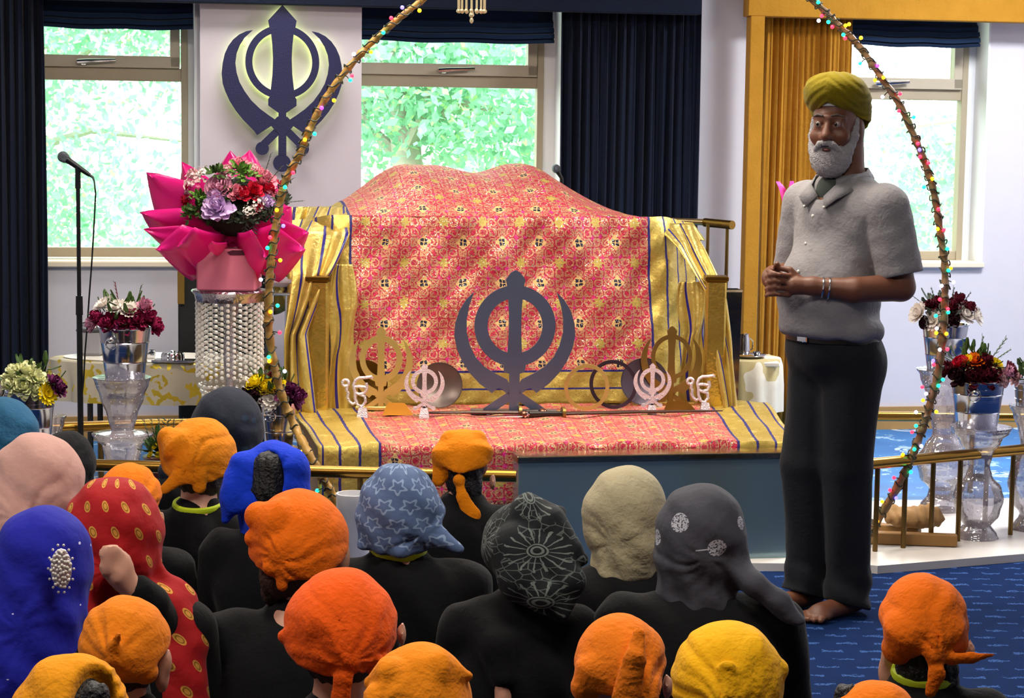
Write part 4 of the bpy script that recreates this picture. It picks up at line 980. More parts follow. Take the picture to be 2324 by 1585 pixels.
# far left low bucket
bucket(68, 888, 1010, 58, 46, 7.3, 'silver bucket partly hidden by the blue headscarves at the far left')
arrangement(66, 890, 7.3, 86, 60, [(-.9,.4,26,'carnation','cream'),(-.6,.1,26,'daisy','white'),(-.3,.8,28,'carnation','cream'),(.05,.85,30,'carnation','cream'),(.35,.6,26,'carnation','cream'),(0,.3,30,'carnation','cream'),(-.35,.35,28,'carnation','cream'),(.3,.2,24,'carnation','cream'),(.6,.05,30,'daisy','yellow'),(.9,.2,22,'carnation','purple'),(.75,.5,20,'carnation','purple')], 'cream carnations with one yellow bloom in the far left bucket', 15)
pedestal(68, 7.3, [(56, 1010), (46, 1030), (30, 1080), (50, 1150), (30, 1230), (50, 1270)], 'crystal pedestal under the far left bucket, mostly hidden by headscarves')
pedestal(120, 8.0, [(34, 944), (30, 956), (22, 985), (20, 1010), (30, 1060), (34, 1130), (30, 1190)], 'small pale glass pedestal between the far left bucket and the left brass railing')
# bucket at arch foot
bucket(632, 908, 1015, 40, 32, 7.3, 'silver bucket beside the foot of the arch, behind the bright blue headscarf')
arrangement(620, 905, 7.3, 70, 52, [(-.9,.2,22,'carnation','deep'),(-.55,.8,24,'rose','yellow'),(-.2,.6,22,'rose','yellow'),(.1,.65,22,'rose','yellow'),(.3,.7,20,'daisy','yellow'),(-.45,.3,22,'carnation','deep'),(0,.1,30,'daisy','white'),(.45,.25,28,'carnation','purple'),(.8,.15,28,'carnation','purple'),(.6,.5,22,'carnation','purple'),(-.85,.75,16,'cluster','white'),(.05,1.1,16,'rose','maroon')], 'yellow, purple and white flowers in the bucket at the foot of the arch', 16)
pedestal(632, 7.3, [(44, 1015), (34, 1040), (24, 1080), (44, 1150), (30, 1230), (44, 1270)], 'crystal pedestal under the bucket at the foot of the arch, hidden by the crowd')
# small yellow plant on the floor
tP, BP, WP_ = arrangement(372, 1035, 7.35, 42, 62, [(-.6,.15,10,'daisy','yellow'),(-.4,.4,9,'daisy','yellow'),(-.7,.0,10,'daisy','yellow'),(0,.5,9,'daisy','yellow'),(.3,1.0,12,'daisy','yellow'),(.6,.9,10,'daisy','yellow'),(-.2,.1,9,'daisy','yellow')], 'small bushy plant with yellow blooms and upright leaves behind the orange bandana', 17, 'potted_plant', 120, m_leaf)
for k in range(7): sprig(BP+Vector((-0.05+0.02*k, 0.0, 0.05)), Vector((-0.3+0.1*k, 0, 1)), 0.09, m_leaf2, tP)
mb = MB(); mb.lathe([(0.05, 0.03), (0.075, BP.z-0.01), (0.08, BP.z), (0, BP.z)], (BP.x, BP.y, 0), 24); mb.build('pot', mat('dark_red_pot', '#4a1414', 0.4), tP)
for (pc, d) in ((2150, Vector((-0.6, 0, .7))), (2100, Vector((-0.8, 0, 0.5))), (2190, Vector((0.4, 0, 0.9)))):
    pass
def extra_sprigs(px, py, Y, dirs, m, label):
    t = thing('leaf_sprays', at(px, py, Y), label, 'leaves')
    for dx, d, L in dirs: sprig(at(px+dx, py, Y), Vector(d), L, m, t)
extra_sprigs(2148, 700, 8.26, [(-40, (-.8, 0, .6), .09), (-20, (-.3, 0, .9), .09), (10, (0.1, 0, 1), .09), (30, (.5, 0, .8), .08)], m_leaf2, 'dark feathery leaf sprays above the white and maroon flowers')
extra_sprigs(2225, 820, 7.68, [(-30, (-.2, 0, .9), .09), (0, (.05, 0, 1), .1), (22, (.5, 0, .8), .11), (-12, (-.1, 0, 1), .08), (30, (.8, 0, .6), .08)], m_leaf, 'green and dark leaf sprays above the orange flowers')
# ------------------------------------------------------------------ bouquet in pink box on beaded stand
YB = 7.95
kB = YB/FPX
m_pinkbox = mat('pink_card', '#d0708a', 0.6, var=0.05); m_wrap, b = new_mat('magenta_wrap'); co = coords(); setp(b, 'Base Color', cmix(noise(6, co, 2), '#d81680', '#f02c9c')); setp(b, 'Roughness', 0.28)
tl = m_wrap.node_tree.nodes.new('ShaderNodeBsdfTranslucent'); tl.inputs[0].default_value = lin('#f050a0')+(1,); mx = m_wrap.node_tree.nodes.new('ShaderNodeMixShader'); mx.inputs[0].default_value = 0.35
m_wrap.node_tree.links.new(b.outputs[0], mx.inputs[1]); m_wrap.node_tree.links.new(tl.outputs[0], mx.inputs[2]); m_wrap.node_tree.links.new(mx.outputs[0], m_wrap.node_tree.nodes['Material Output'].inputs[0])
BX = at(521, 656, YB); TX = at(521, 562, YB)
tb = thing('bouquet', BX, 'large pink bouquet in magenta wrapping standing in a pink card box on the beaded stand', 'bouquet')
mb = MB(); H = TX.z-BX.z; w = 66*kB
mb.box((BX.x, YB, BX.z+H/2), (2*w, 2*w*0.9, H), Matrix.Rotation(0.0, 3, 'Z'), bev=0.006); mb.build('box', m_pinkbox, tb, False)
c = at(538, 573, YB-w*0.9-0.001); mb = MB(); mb.extrude([(-0.04, 0), (-0.028, -0.011), (0.028, -0.011), (0.04, 0), (0.02, 0.008), (-0.02, 0.008)], lambda a, b_, d: Vector((c.x+a, c.y-0.001+d, c.z+b_)), 0, 0.003); mb.build('handle_slot', mat('dark_slot', '#4a0a28', 0.8), tb, False)
# wrapping sheets: (tip px, tip py, tip depth offset, width)
tips = [(332, 392, .05, 110), (318, 482, -.05, 90), (354, 566, -.14, 110), (413, 368, .1, 100), (326, 520, -.1, 60), (522, 343, .12, 120), (566, 341, .1, 110), (700, 528, -.02, 110), (692, 568, -.1, 110), (604, 585, -.2, 150), (470, 560, -.2, 150), (640, 420, .12, 110), (660, 470, .06, 110), (400, 560, -.18, 120)]
base = at(528, 560, YB)
for i, (tx, ty, dy, wd) in enumerate(tips):
    T_ = at(tx, ty, YB+dy*1.3); d = T_-base; hz = Vector((d.x, d.y, 0)); hz = hz.normalized() if hz.length > 1e-3 else Vector((0, 1, 0)); side = Vector((d.z, 0.25*(1 if d.x > 0 else -1), -d.x)).normalized(); st = base+hz*0.045+Vector((0, 0, -0.004)); W2 = wd*kB
    mb = MB()
    def fn(a, b_):
        prof = 0.6+0.5*b_/0.55 if b_ < 0.55 else 1.1*((1-b_)/0.45)**0.85
        p = st.lerp(T_, b_); sag = math.sin(b_*PI)*0.03; p = p+side*((a-0.5)*W2*prof*1.5)
        p.z += -sag*0.6; p.y += 0.08*(a-0.5)**2-0.02*math.sin(b_*PI*0.9)+0.007*math.sin(a*9+i+b_*5)+0.012*abs(a-0.5); return p
    mb.grid(9, 14, fn); mb.build('wrapping_sheet', m_wrap, tb, True, solid=0.0015)
rng = random.Random(77)
bq = [(508, 466, 40, 'carnation', 'lilac'), (506, 420, 30, 'rose', 'rosepink'), (452, 418, 30, 'cluster', 'palepink'), (440, 400, 22, 'carnation', 'palepink'), (470, 400, 24, 'cluster', 'white'), (548, 375, 24, 'carnation', 'pink'), (572, 385, 26, 'rose', 'palepink'), (520, 385, 18, 'rose', 'palepink'), (604, 410, 30, 'carnation', 'pink'), (548, 434, 22, 'carnation', 'pink'), (560, 440, 22, 'carnation', 'red'), (585, 432, 24, 'carnation', 'red'), (612, 425, 22, 'carnation', 'red'), (535, 400, 16, 'cluster', 'white'), (625, 445, 18, 'carnation', 'pink'), (612, 458, 22, 'rose', 'lilac'), (592, 460, 22, 'cluster', 'white'), (575, 478, 16, 'cluster', 'white'), (600, 470, 14, 'carnation', 'red'), (432, 440, 20, 'carnation', 'rosepink'), (640, 420, 16, 'carnation', 'red'), (430, 425, 16, 'carnation', 'red'), (534, 368, 12, 'rose', 'palepink'), (590, 390, 20, 'rose', 'pink'), (425, 455, 18, 'carnation', 'red')]
ctr = at(535, 480, YB)
for x, y, r, kd, cl in bq:
    q = at(x, y, YB); n = q-ctr; rad = 0.19; dd_ = max(0.0, rad*rad-n.x**2-n.z**2*0.9); q.y = YB-math.sqrt(dd_)*0.85; n = Vector((q.x-ctr.x, q.y-YB-0.05, q.z-ctr.z+0.05)).normalized()
    flower(q, n, r*kB, kd, P_[cl], tb, rng)
for x, y, r, mm_ in ((470, 460, 28, m_leaf), (455, 480, 24, m_leaf), (560, 400, 24, m_leaf3), (490, 392, 20, m_leaf), (560, 500, 30, m_leaf2), (530, 500, 26, m_leaf2), (480, 490, 26, m_leaf), (590, 495, 22, m_leaf2), (545, 385, 20, m_leaf3), (520, 440, 26, m_leaf), (610, 490, 20, m_leaf2), (450, 450, 22, m_leaf3), (430, 490, 22, m_leaf), (640, 460, 20, m_leaf2)):
    q = at(x, y, YB-0.12); leaves(q, Vector((0, -0.7, 0.6)), r*kB*0.8, 36, mm_, tb, rng, 0.026, 0.015, 'foliage')
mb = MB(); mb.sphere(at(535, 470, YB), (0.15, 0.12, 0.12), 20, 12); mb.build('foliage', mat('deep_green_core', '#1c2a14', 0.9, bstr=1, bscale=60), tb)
for x0, y0, d in ((608, 415, (.6, 0, .7)), (625, 430, (.8, 0, .5)), (640, 460, (1, 0, .1)), (600, 395, (.3, 0, .9)), (560, 500, (-.1, -.3, -.8)), (575, 500, (.05, -.4, -.8))): sprig(at(x0, y0, YB-0.1), Vector(d), 0.085, m_leaf2, tb)
# beaded stand
m_bead, b = new_mat('clear_bead'); setp(b, 'Base Color', '#f2efe8'); setp(b, 'Roughness', 0.08); setp(b, 'Metallic', 0.35)
YS = YB; ts = thing('beaded_stand', (BX.x, YS, 0.03), 'silver stand with a curtain of crystal bead strings holding the bouquet', 'stand')
R = 76*kB; top = at(521, 668, YS).z; low = at(521, 868, YS).z
mb = MB(); mb.lathe([(R*0.9, top-0.03), (R*1.0, top-0.028), (R*1.04, top-0.004), (R*1.14, top+0.012), (R*1.1, BX.z-0.002), (0, BX.z-0.002)], (BX.x, YS, 0), 40, rf=lambda a, z: 1+0.02*math.cos(26*a)); mb.build('top_tray', mat('tray_silver', '#a8a0a8', 0.2, 1.0, bstr=0.6, bscale=40), ts)
nst = 34; rb = 0.0086; s0 = MB(); s0.M = None
proto = MB(); nb_ = int((top-0.05-low)/(rb*2.5))
for k in range(nb_): proto.sphere((R*0.97, 0, top-0.035-k*rb*2.5), rb, 6, 4)
proto.M = Matrix.Translation((BX.x, YS, 0)); o0 = proto.build('bead_string', m_bead, ts)
# origin of the copies sits on the stand's axis, each turned a little further
for k in range(1, nst):
    o = o0.copy(); COL.objects.link(o); o.parent = ts; o.rotation_euler = (0, 0, 2*PI*k/nst); o.location.z -= (k % 2)*rb*1.25
mb = MB(); mb.lathe([(0.07, 0.03), (0.075, 0.045), (0.03, 0.07), (0.018, 0.25), (0.03, 0.45), (0.016, low-0.0), (0.03, (low+top)/2-0.05), (0.014, (low+top)/2+0.05), (0.05, top-0.04)], (BX.x, YS, 0), 20); mb.build('crystal_stem', m_crystal, ts)
mb = MB(); rng = random.Random(3)
for k in range(26):
    a = 2*PI*k/26; n_ = rng.randint(3, 8)
    for j in range(n_): mb.sphere((BX.x+R*(0.9-0.05*j)*math.cos(a), YS+R*(0.9-0.05*j)*math.sin(a), low-0.01-j*rb*2.6), rb*0.9, 6, 4)
mb.build('bead_fringe', m_bead, ts)
# ------------------------------------------------------------------ left table with its things
YT = 8.9
m_ctab, b = new_mat('gold_sequin_tablecloth'); co = coords(); v = voronoi(45, co); vn = noise(7, co, 3); vc = sep(v.outputs['Color'])
gg = (noise(14, co, 3) > 0.5)*(vc[0] > 0.4); setp(b, 'Base Color', cmix(gg, cmix(vn, '#b4ac96', '#dcd4be'), '#e8cc48')); setp(b, 'Metallic', gg*0.8); setp(b, 'Roughness', 0.35); setp(b, 'Normal', bump(vc[1]+vn, 0.5, 0.008))
m_ivory = mat('window_whitened_ivory', '#f6f2e8', 0.4, var=0.05)  # whitened to put window light into the table top's colour
def table(pxc, py_top, Y, rpx, ry, drop_py, label, label2, legs=True, depth=None):
    C0 = at(pxc, py_top, Y); r = rpx*Y/FPX; zt = C0.z; zd = at(pxc, drop_py, Y).z
    t = thing('side_table', (C0.x, Y, 0.008), label, 'table'); mb = MB(); mb.lathe([(0, zt-0.03), (r, zt-0.03), (r, zt-0.006), (0, zt-0.006)], (C0.x, Y, 0), 40, M=Matrix.Diagonal((1, ry, 1)).to_3x3()); mb.build('table_top', m_ivory, t, False)
    for sx in (-0.62, 0.62):
        for sy in (-0.5, 0.5): mb = MB(); mb.tube([(C0.x+sx*r, Y+sy*r*ry, 0.01), (C0.x+sx*r, Y+sy*r*ry, zt-0.03)], 0.013, 8); mb.build('leg', mat('black_leg', '#15151a', 0.4), t)
    mb = MB(); n = 140; M = Matrix.Diagonal((1, ry, 1)).to_3x3()
    mb.lathe([(0.0, zt+0.002), (r*0.7, zt+0.002), (r*0.99, zt+0.002), (r*1.02, zt-0.004), (r*1.03, zt-0.03), (r*1.035, (zt+zd)/2), (r*1.04, zd)], (C0.x, Y, 0), n, M=M, rf=lambda a, z: 1+(0.03*math.sin(16*a)+0.012*math.sin(31*a))*min(1, max(0, (zt-z)/0.1)))
    return C0, r, mb
C0, r, mb = table(372, 815, YT, 255, 0.42, 905, 'round side table with thin black legs on the left below the window', '')
cl = mb.build('sequin_tablecloth', m_ctab, None, True, solid=0.003); tag(cl, 'cream tablecloth with gold sequins over the round table on the left', 'tablecloth'); ztab = C0.z+0.006
mb = MB(); mb.lathe([(0, ztab), (r*0.9, ztab), (r*0.9, ztab+0.003), (0, ztab+0.003)], (C0.x, YT, 0), 40, M=Matrix.Diagonal((1, 0.42, 1)).to_3x3()); tag(mb.build('table_mat', m_ivory, None, False), 'smooth ivory cloth on the sequined table, whitened to stand for window light', 'cloth'); ztab += 0.004
def onT(px, Y=YT): p = at(px, 800, Y); return Vector((p.x, Y, ztab))
t = thing('steel_bowl', onT(392, 8.8), 'upturned ridged steel bowl on the round table', 'bowl'); p = onT(392, 8.8)
mb = MB(); mb.lathe([(0.052, 0), (0.05, 0.022), (0.044, 0.032), (0, 0.034)], p, 40, rf=lambda a, z: 1+0.03*math.cos(20*a)); mb.build('body', m_chrome, t); mb = MB(); mb.sphere(p+Vector((0, 0, 0.035)), (0.012, 0.012, 0.006)); mb.build('knob', m_chrome, t)
p = onT(380, 8.72); mb = MB(); mb.box(p+Vector((0.03, 0, 0.004)), (0.18, 0.12, 0.006), bev=0.002); mb.box(p+Vector((0.03, -0.06, 0.008)), (0.18, 0.006, 0.008)); tag(mb.build('tray', m_chrome, None, False), 'small rectangular metal tray on the round table in front of the steel bowl', 'tray')
p = onT(208, 8.95); t = thing('rice_cooker', p, 'grey lidded box with a pale domed lid at the back left of the round table', 'container')
mb = MB(); mb.box(p+Vector((0, 0, 0.055)), (0.115, 0.11, 0.11), bev=0.012); mb.build('body', mat('grey_plastic', '#9a9aa0', 0.4), t, False)
mb = MB(); mb.box(p+Vector((0, 0, 0.115)), (0.118, 0.112, 0.014), bev=0.004); mb.build('rim', mat('dark_plastic', '#4a4a50', 0.4), t, False)
mb = MB(); mb.sphere(p+Vector((0, 0, 0.122)), (0.056, 0.054, 0.034), 20, 10); mb.build('lid', m_chrome, t)
for i, (px_, hh, rr, lb) in enumerate(((345, 0.035, 0.014, 'short round metal lid near the left end of the table'), (338, 0.024, 0.03, 'small shallow metal dish beside the upturned bowl'))):
    p = onT(px_, 8.86-0.03*i); mb = MB(); mb.lathe([(rr*0.8, 0), (rr, hh*0.4), (rr, hh), (rr*0.85, hh), (rr*0.8, 0.004), (0, 0.003)], p, 20); tag(mb.build('metal_dish', m_chrome, None, True), lb, 'dish')
# black speaker box with brass strip, glass case behind bouquet
P0 = at(403, 790, 9.25); P1 = at(600, 612, 9.25)
t = thing('black_cabinet', ((P0.x+P1.x)/2, 9.36, 0.008), 'tall black cabinet with brass corner strip behind the beaded stand', 'cabinet')
mb = MB(); mb.box(((P0.x+P1.x)/2, 9.36, P1.z/2+0.004), (P1.x-P0.x, 0.2, P1.z-0.016), bev=0.01); mb.build('body', mat('black_cloth_grille', '#0a0f14', 0.7, bstr=0.3, bscale=200), t, False)
mb = MB(); a = at(411, 612, 9.25); b2 = at(411, 690, 9.25); mb.box((a.x, 9.252, (a.z+b2.z)/2), (0.032, 0.02, a.z-b2.z)); mb.build('brass_strip', mat('worn_brass_strip', '#a08040', 0.4, 0.8), t, False)
mb = MB(); p = at(455, 612, 9.3); mb.box((p.x+0.02, 9.34, P1.z+0.006), (0.14, 0.12, 0.012), bev=0.003); mb.build('shelf', m_chrome, t, False)
p = at(430, 608, 9.3); mb = MB(); mb.tube([(p.x-0.03+0.045*(1-math.cos(q)), 9.31, P1.z+0.012+0.03*math.sin(q)) for q in np.linspace(0, PI, 14)], 0.004, 8); tag(mb.build('metal_hoop', m_chrome, None, True), 'small arched metal hoop standing on the black cabinet', 'hoop')
p = at(425, 575, 9.6); mb = MB(); mb.tube([(p.x, 9.6, 0.01), (p.x, 9.6, at(425, 560, 9.6).z)], 0.008, 8); tag(mb.build('thin_post', mat('tan_post', '#9a8468', 0.4), None, True), 'thin tan post rising behind the black cabinet beside the window', 'post')
p = at(443, 600, 9.4); mb = MB(); mb.lathe([(0.022, P1.z+0.002), (0.026, P1.z+0.08), (0.012, P1.z+0.12), (0.012, P1.z+0.14), (0, P1.z+0.14)], (p.x, 9.4, 0), 20); tag(mb.build('glass_bottle', m_crystal, None, True), 'clear glass bottle on the black cabinet left of the pink box', 'bottle')
# white folded cloths behind the arch pole
for (x0, y0, w_, h_, Yc, lb, ml) in ((640, 640, 0.13, 0.045, 8.5, 'white crumpled cloth bundle behind the arch pole', mat('white_linen', '#cfcad8', 0.8, bstr=0.5, bscale=20)), (600, 615, 0.07, 0.06, 9.36, 'small cream and blue packet right of the pink box', mat('cream_packet', '#c8c090', 0.6))):
    p = at(x0, y0, Yc); p.z = P1.z+h_*0.5+0.0 if x0 < 620 else p.z; mb = MB(); mb.sphere(p, (w_/2, 0.06, h_/2), 16, 10); o = tag(mb.build('cloth_bundle' if x0 > 620 else 'packet', ml, None, True), lb, 'cloth' if x0 > 620 else 'packet')
pp = at(650, 668, 8.5); mb = MB(); mb.box((pp.x, 8.5, at(650, 660, 8.5).z-0.01), (0.14, 0.14, 0.012), bev=0.003); mb.tube([(pp.x, 8.55, 0.435), (pp.x, 8.55, at(650, 660, 8.5).z-0.012)], 0.012, 8); tag(mb.build('small_shelf', m_chrome, None, False), 'small metal shelf holding the crumpled white cloth', 'shelf')
# ------------------------------------------------------------------ right table
YR = 9.1
C0 = at(1700, 812, YR); r = 0.155
t = thing('side_table', (C0.x-0.06, YR, 0.008), 'small side table under a cream and gold cloth, between the steel pillar and the man', 'table')
mb = MB(); mb.box((C0.x-0.02, YR, C0.z-0.012), (0.28, 0.34, 0.02), bev=0.004); mb.build('table_top', m_ivory, t, False)
for sx in (-0.12, 0.09):
    for sy in (-0.13, 0.13): mb = MB(); mb.tube([(C0.x+sx, YR+sy, 0.01), (C0.x+sx, YR+sy, C0.z-0.02)], 0.012, 8); mb.build('leg', mat('black_leg', '#15151a', 0.4), t)
mb = MB(); ztb = C0.z+0.002
mb.lathe([(0, ztb), (0.13, ztb), (0.165, ztb-0.002), (0.175, ztb-0.03), (0.178, ztb-0.12), (0.18, ztb-0.24)], (C0.x-0.02, YR, 0), 80, M=Matrix.Diagonal((1, 1.1, 1)).to_3x3(), rf=lambda a, z: 1+0.04*math.sin(13*a)*min(1, max(0, (ztb-z)/0.1)))
m_cg, b = new_mat('cream_gold_cloth'); co = coords(); sx_, sy_, sz_ = sep(co); setp(b, 'Base Color', cmix((noise(5, co, 2) > 0.5), '#c9b984', '#e8e2d0')); setp(b, 'Roughness', 0.5); setp(b, 'Normal', bump(noise(20, co, 3), 0.3, 0.01))
tag(mb.build('table_cover', m_cg, None, True, solid=0.003), 'cream and gold cloth over the small table left of the man', 'tablecloth')
p = Vector((at(1688, 800, YR-0.03).x, YR-0.03, ztb+0.004)); t = thing('steel_jug', p+Vector((0, 0, 0.012)), 'narrow steel jug standing on a tray at the small table left of the man', 'jug')
mb = MB(); mb.lathe([(0.026, 0.012), (0.027, 0.03), (0.024, 0.085), (0.02, 0.1), (0.021, 0.108), (0.012, 0.108), (0, 0.1)], p, 24); mb.build('body', m_chrome, t); mb = MB(); mb.tube([p+Vector((0.022, 0, 0.09)), p+Vector((0.04, 0, 0.075)), p+Vector((0.04, 0, 0.04)), p+Vector((0.026, 0, 0.03))], 0.003, 6); mb.build('handle', m_chrome, t)
mb = MB(); mb.lathe([(0, 0), (0.07, 0), (0.085, 0.01), (0.083, 0.012), (0.068, 0.004), (0, 0.004)], p+Vector((0.02, 0.0, 0.0)), 30); tag(mb.build('round_tray', m_chrome, None, True), 'round metal tray under the steel jug', 'tray')
q = p+Vector((0.06, 0.0, 0.006)); mb = MB(); mb.lathe([(0.016, 0), (0.018, 0.02), (0.017, 0.02), (0.015, 0.003), (0, 0.003)], q, 16); tag(mb.build('steel_cup', m_chrome, None, True), 'small steel cup beside the jug', 'cup')
# pink ribbon bouquet behind the man
pt = thing('wrapped_bouquet', at(1800, 470, 9.3), 'pink-wrapped bouquet mostly hidden behind the standing man, only its paper tip showing', 'bouquet')
for (x0, y0, x1, y1, x2, y2) in ((1765, 412, 1790, 445, 1800, 520), (1797, 411, 1795, 450, 1815, 520), (1805, 430, 1802, 470, 1830, 520)):
    a, b2, c2 = at(x0, y0, 9.3), at(x1, y1, 9.29), at(x2, y2, 9.33); mb = MB()
    def fn(u_, v_): p = (a*(1-v_)**2+b2*2*v_*(1-v_)+c2*v_*v_); return p+Vector(((u_-0.5)*(0.02+0.06*v_), 0.02*(u_-0.5), 0))
    mb.grid(5, 8, fn); mb.build('paper_tip', mat('bright_pink_paper', '#f040a0', 0.4), pt, False, solid=0.001)
p = at(1885, 560, 9.33); mb = MB(); mb.lathe([(0.06, 0.01), (0.07, p.z-0.0), (0.0, p.z)], (p.x, 9.36, 0), 4); mb.build('stand', m_pinkbox, pt, False)
# ------------------------------------------------------------------ microphones
m_blk = mat('black_metal', '#101318', 0.4, 0.3); m_mesh = mat('microphone_mesh', '#6a6e76', 0.35, 0.9, bstr=0.8, bscale=500)
YM = 8.0
t = thing('microphone_stand', at(181, 960, YM)*1.0, 'black microphone stand at the left in front of the window', 'microphone stand')
t.location.z = 0.03
pb = at(180, 700, YM); q0 = at(177, 392, YM)
mb = MB(); mb.tube([(pb.x, YM, 0.03), (pb.x, YM, at(181, 714, YM).z)], 0.012, 12); mb.build('lower_tube', m_blk, t)
mb = MB(); mb.tube([(pb.x, YM, at(181, 715, YM).z), (pb.x, YM, at(181, 672, YM).z)], [0.015, 0.014], 12); mb.build('clutch', m_blk, t)
mb = MB(); mb.tube([(pb.x, YM, at(181, 680, YM).z), (pb.x, YM, at(181, 425, YM).z)], 0.0085, 12); mb.build('upper_tube', m_blk, t)
mb = MB(); mb.tube([(pb.x, YM, at(181, 428, YM).z), (pb.x, YM, at(181, 396, YM).z), at(178, 380, YM)], [0.012, 0.011, 0.014], 12); mb.build('clip', m_blk, t)
mb = MB(); mb.lathe([(0, 0.03), (0.13, 0.03), (0.13, 0.04), (0.02, 0.06), (0, 0.06)], (pb.x, YM, 0), 32); mb.build('base', m_blk, t)
t2 = thing('microphone', at(170, 385, YM), 'silver-headed black microphone clipped on the stand, with its cable hanging down', 'microphone')
H0 = at(143, 356, YM); H1 = at(204, 398, YM); d = (H1-H0).normalized()
mb = MB(); mb.tube([H0+d*0.01, H0+d*0.03, H1-d*0.01, H1], [0.017, 0.0135, 0.009, 0.0075], 14); mb.build('body', m_blk, t2)
mb = MB(); mb.sphere(H0, 0.0225, 16, 12); mb.tube([H0+d*0.012, H0+d*0.02], [0.021, 0.017], 16); mb.build('grille', m_mesh, t2)
pts = [H1, H1+d*0.015] + [at(*a, YM-0.01) for a in ((214, 412), (217, 440), (213, 520), (208, 600), (202, 680), (198, 740), (193, 800), (190, 860), (186, 900))]
mb = MB(); mb.tube(pts, [0.006, 0.005]+[0.0035]*9, 8); mb.build('cable', m_blk, t2)
p = at(1262, 383, 9.9); t = thing('microphone', p, 'small dark microphone head peeking over the top of the draped mound', 'microphone')
mb = MB(); mb.sphere(p, 0.022, 14, 10); mb.build('grille', m_mesh, t); mb = MB(); mb.tube([p, p+Vector((0.03, 0, -0.05)), p+Vector((0.035, 0.0, -p.z+0.02))], [0.015, 0.01, 0.008], 10); mb.build('stem', m_blk, t)
# ------------------------------------------------------------------ arch with string lights
m_pole = mat('bamboo_pole', '#9a7636', 0.45, var=0.3, nscale=14, bstr=0.5, bscale=30)
YA = 7.15
def catmull(P, n=14):
    P = [2*P[0]-P[1]]+P+[2*P[-1]-P[-2]]; out = []
    for i in range(1, len(P)-2):
        for k in range(n):
            t = k/n; a, b_, c, d = P[i-1:i+3]; out.append(0.5*((2*b_)+(c-a)*t+(2*a-5*b_+4*c-d)*t*t+(3*b_-a-3*c+d)*t**3))
    out.append(P[-2]); return out
Lp = [(762, 1135), (735, 1090), (700, 1030), (672, 975), (640, 900), (620, 820), (609, 730), (611, 640), (619, 560), (632, 480), (648, 410), (680, 350), (700, 300), (738, 225), (790, 155), (850, 90), (920, 30), (985, -20)]
Rp = [(1810, -30), (1868, 22), (1900, 55), (1950, 105), (1996, 170), (2040, 235), (2075, 310), (2104, 385), (2122, 450), (2134, 530), (2144, 600), (2144, 680), (2140, 760), (2128, 850), (2110, 920), (2095, 970), (2068, 1040), (2040, 1100), (1990, 1185), (1975, 1215)]
mid = [(1100, -85), (1250, -125), (1400, -145), (1550, -135), (1700, -90)]
LP = catmull([at(x, y, YA-0.12) if y > 1000 else at(x, y, YA) for x, y in Lp]); RPp = catmull([at(x, y, YA+0.35) for x, y in Rp]); MP = catmull([at(Lp[-1][0], Lp[-1][1], YA)]+[at(x, y, YA+0.07*i) for i, (x, y) in enumerate(mid)]+[at(Rp[0][0], Rp[0][1], YA+0.35)])
rng = random.Random(9)
def rads(n, a, b_): return [(a+(b_-a)*i/n)*(1+0.12*math.sin(i*0.9)+(0.25 if i % 17 == 0 else 0)) for i in range(n)]
LPf = list(LP); 
if LPf[0].z > 0.03: LPf = [Vector((LPf[0].x+0.05, LPf[0].y, 0.032))]+LPf
full = LPf+MP[1:-1]+RPp
t = thing('wooden_arch', ((LP[0].x+RPp[-1].x)/2, YA+0.1, 0.03), 'tall arch bent from thin bamboo poles, spanning the draped platform from left to right', 'arch')
mb = MB(); mb.tube(LPf, rads(len(LPf), 0.017, 0.011), 9); mb.build('left_pole', m_pole, t)
mb = MB(); mb.tube(MP, rads(len(MP), 0.011, 0.011), 9); mb.build('top_pole', m_pole, t)
mb = MB(); mb.tube(RPp, rads(len(RPp), 0.012, 0.016), 9); mb.build('right_pole', mat('darker_bamboo_pole', '#7d6040', 0.5, var=0.3, nscale=14, bstr=0.5, bscale=30), t)
mb = MB(); q = RPp[-1]; mb.tube([Vector((q.x, q.y, max(q.z, 0.05))), Vector((q.x-0.02, q.y, 0.035))], 0.016, 9); mb.build('pole_end', m_pole, t)
bulbc = dict(r='#ff2038', g='#10e0a0', y='#ffa810', b='#5a50ff', p='#c030ff', w='#b8b8ff')
bm_ = {k: mat('bulb_'+k, v, 0.3, var=0, emit=5.0) for k, v in bulbc.items()}
bhalo = mat('wire_green', '#1c2418', 0.6)
def string(path, Yd, bulbs, label, seed):
    rng = random.Random(seed); c = path[len(path)//2]; t = thing('string_lights', c, label, 'string lights')
    n = len(path); pts = []
    for i in range(n*3):
        f = i/3; k = min(int(f), n-2); p = path[k].lerp(path[k+1], f-k); a = i*0.42; pts.append(p+Vector((math.cos(a)*0.02, math.sin(a)*0.02, 0.006*math.sin(i*1.3))))
    mb = MB(); mb.tube(pts, 0.0026, 5); mb.build('wire', bhalo, t)
    protos = {}
    for (x, y, ck) in bulbs:
        p = at(x, y, Yd-0.02)
        q = min(path, key=lambda v: (v-p).length)
        w = MB(); w.tube([q, q.lerp(p, 0.5)+Vector((0, 0, 0.004)), p+(q-p).normalized()*0.006], 0.002, 5); w.build('bulb_lead', bhalo, t)
        if ck not in protos:
            mb = MB(); mb.sphere(c, 0.0072, 10, 8); o = mb.build('bulb', bm_[ck], t); protos[ck] = o
        else:
            o = protos[ck].copy(); COL.objects.link(o); o.parent = t
        o.location = p-c
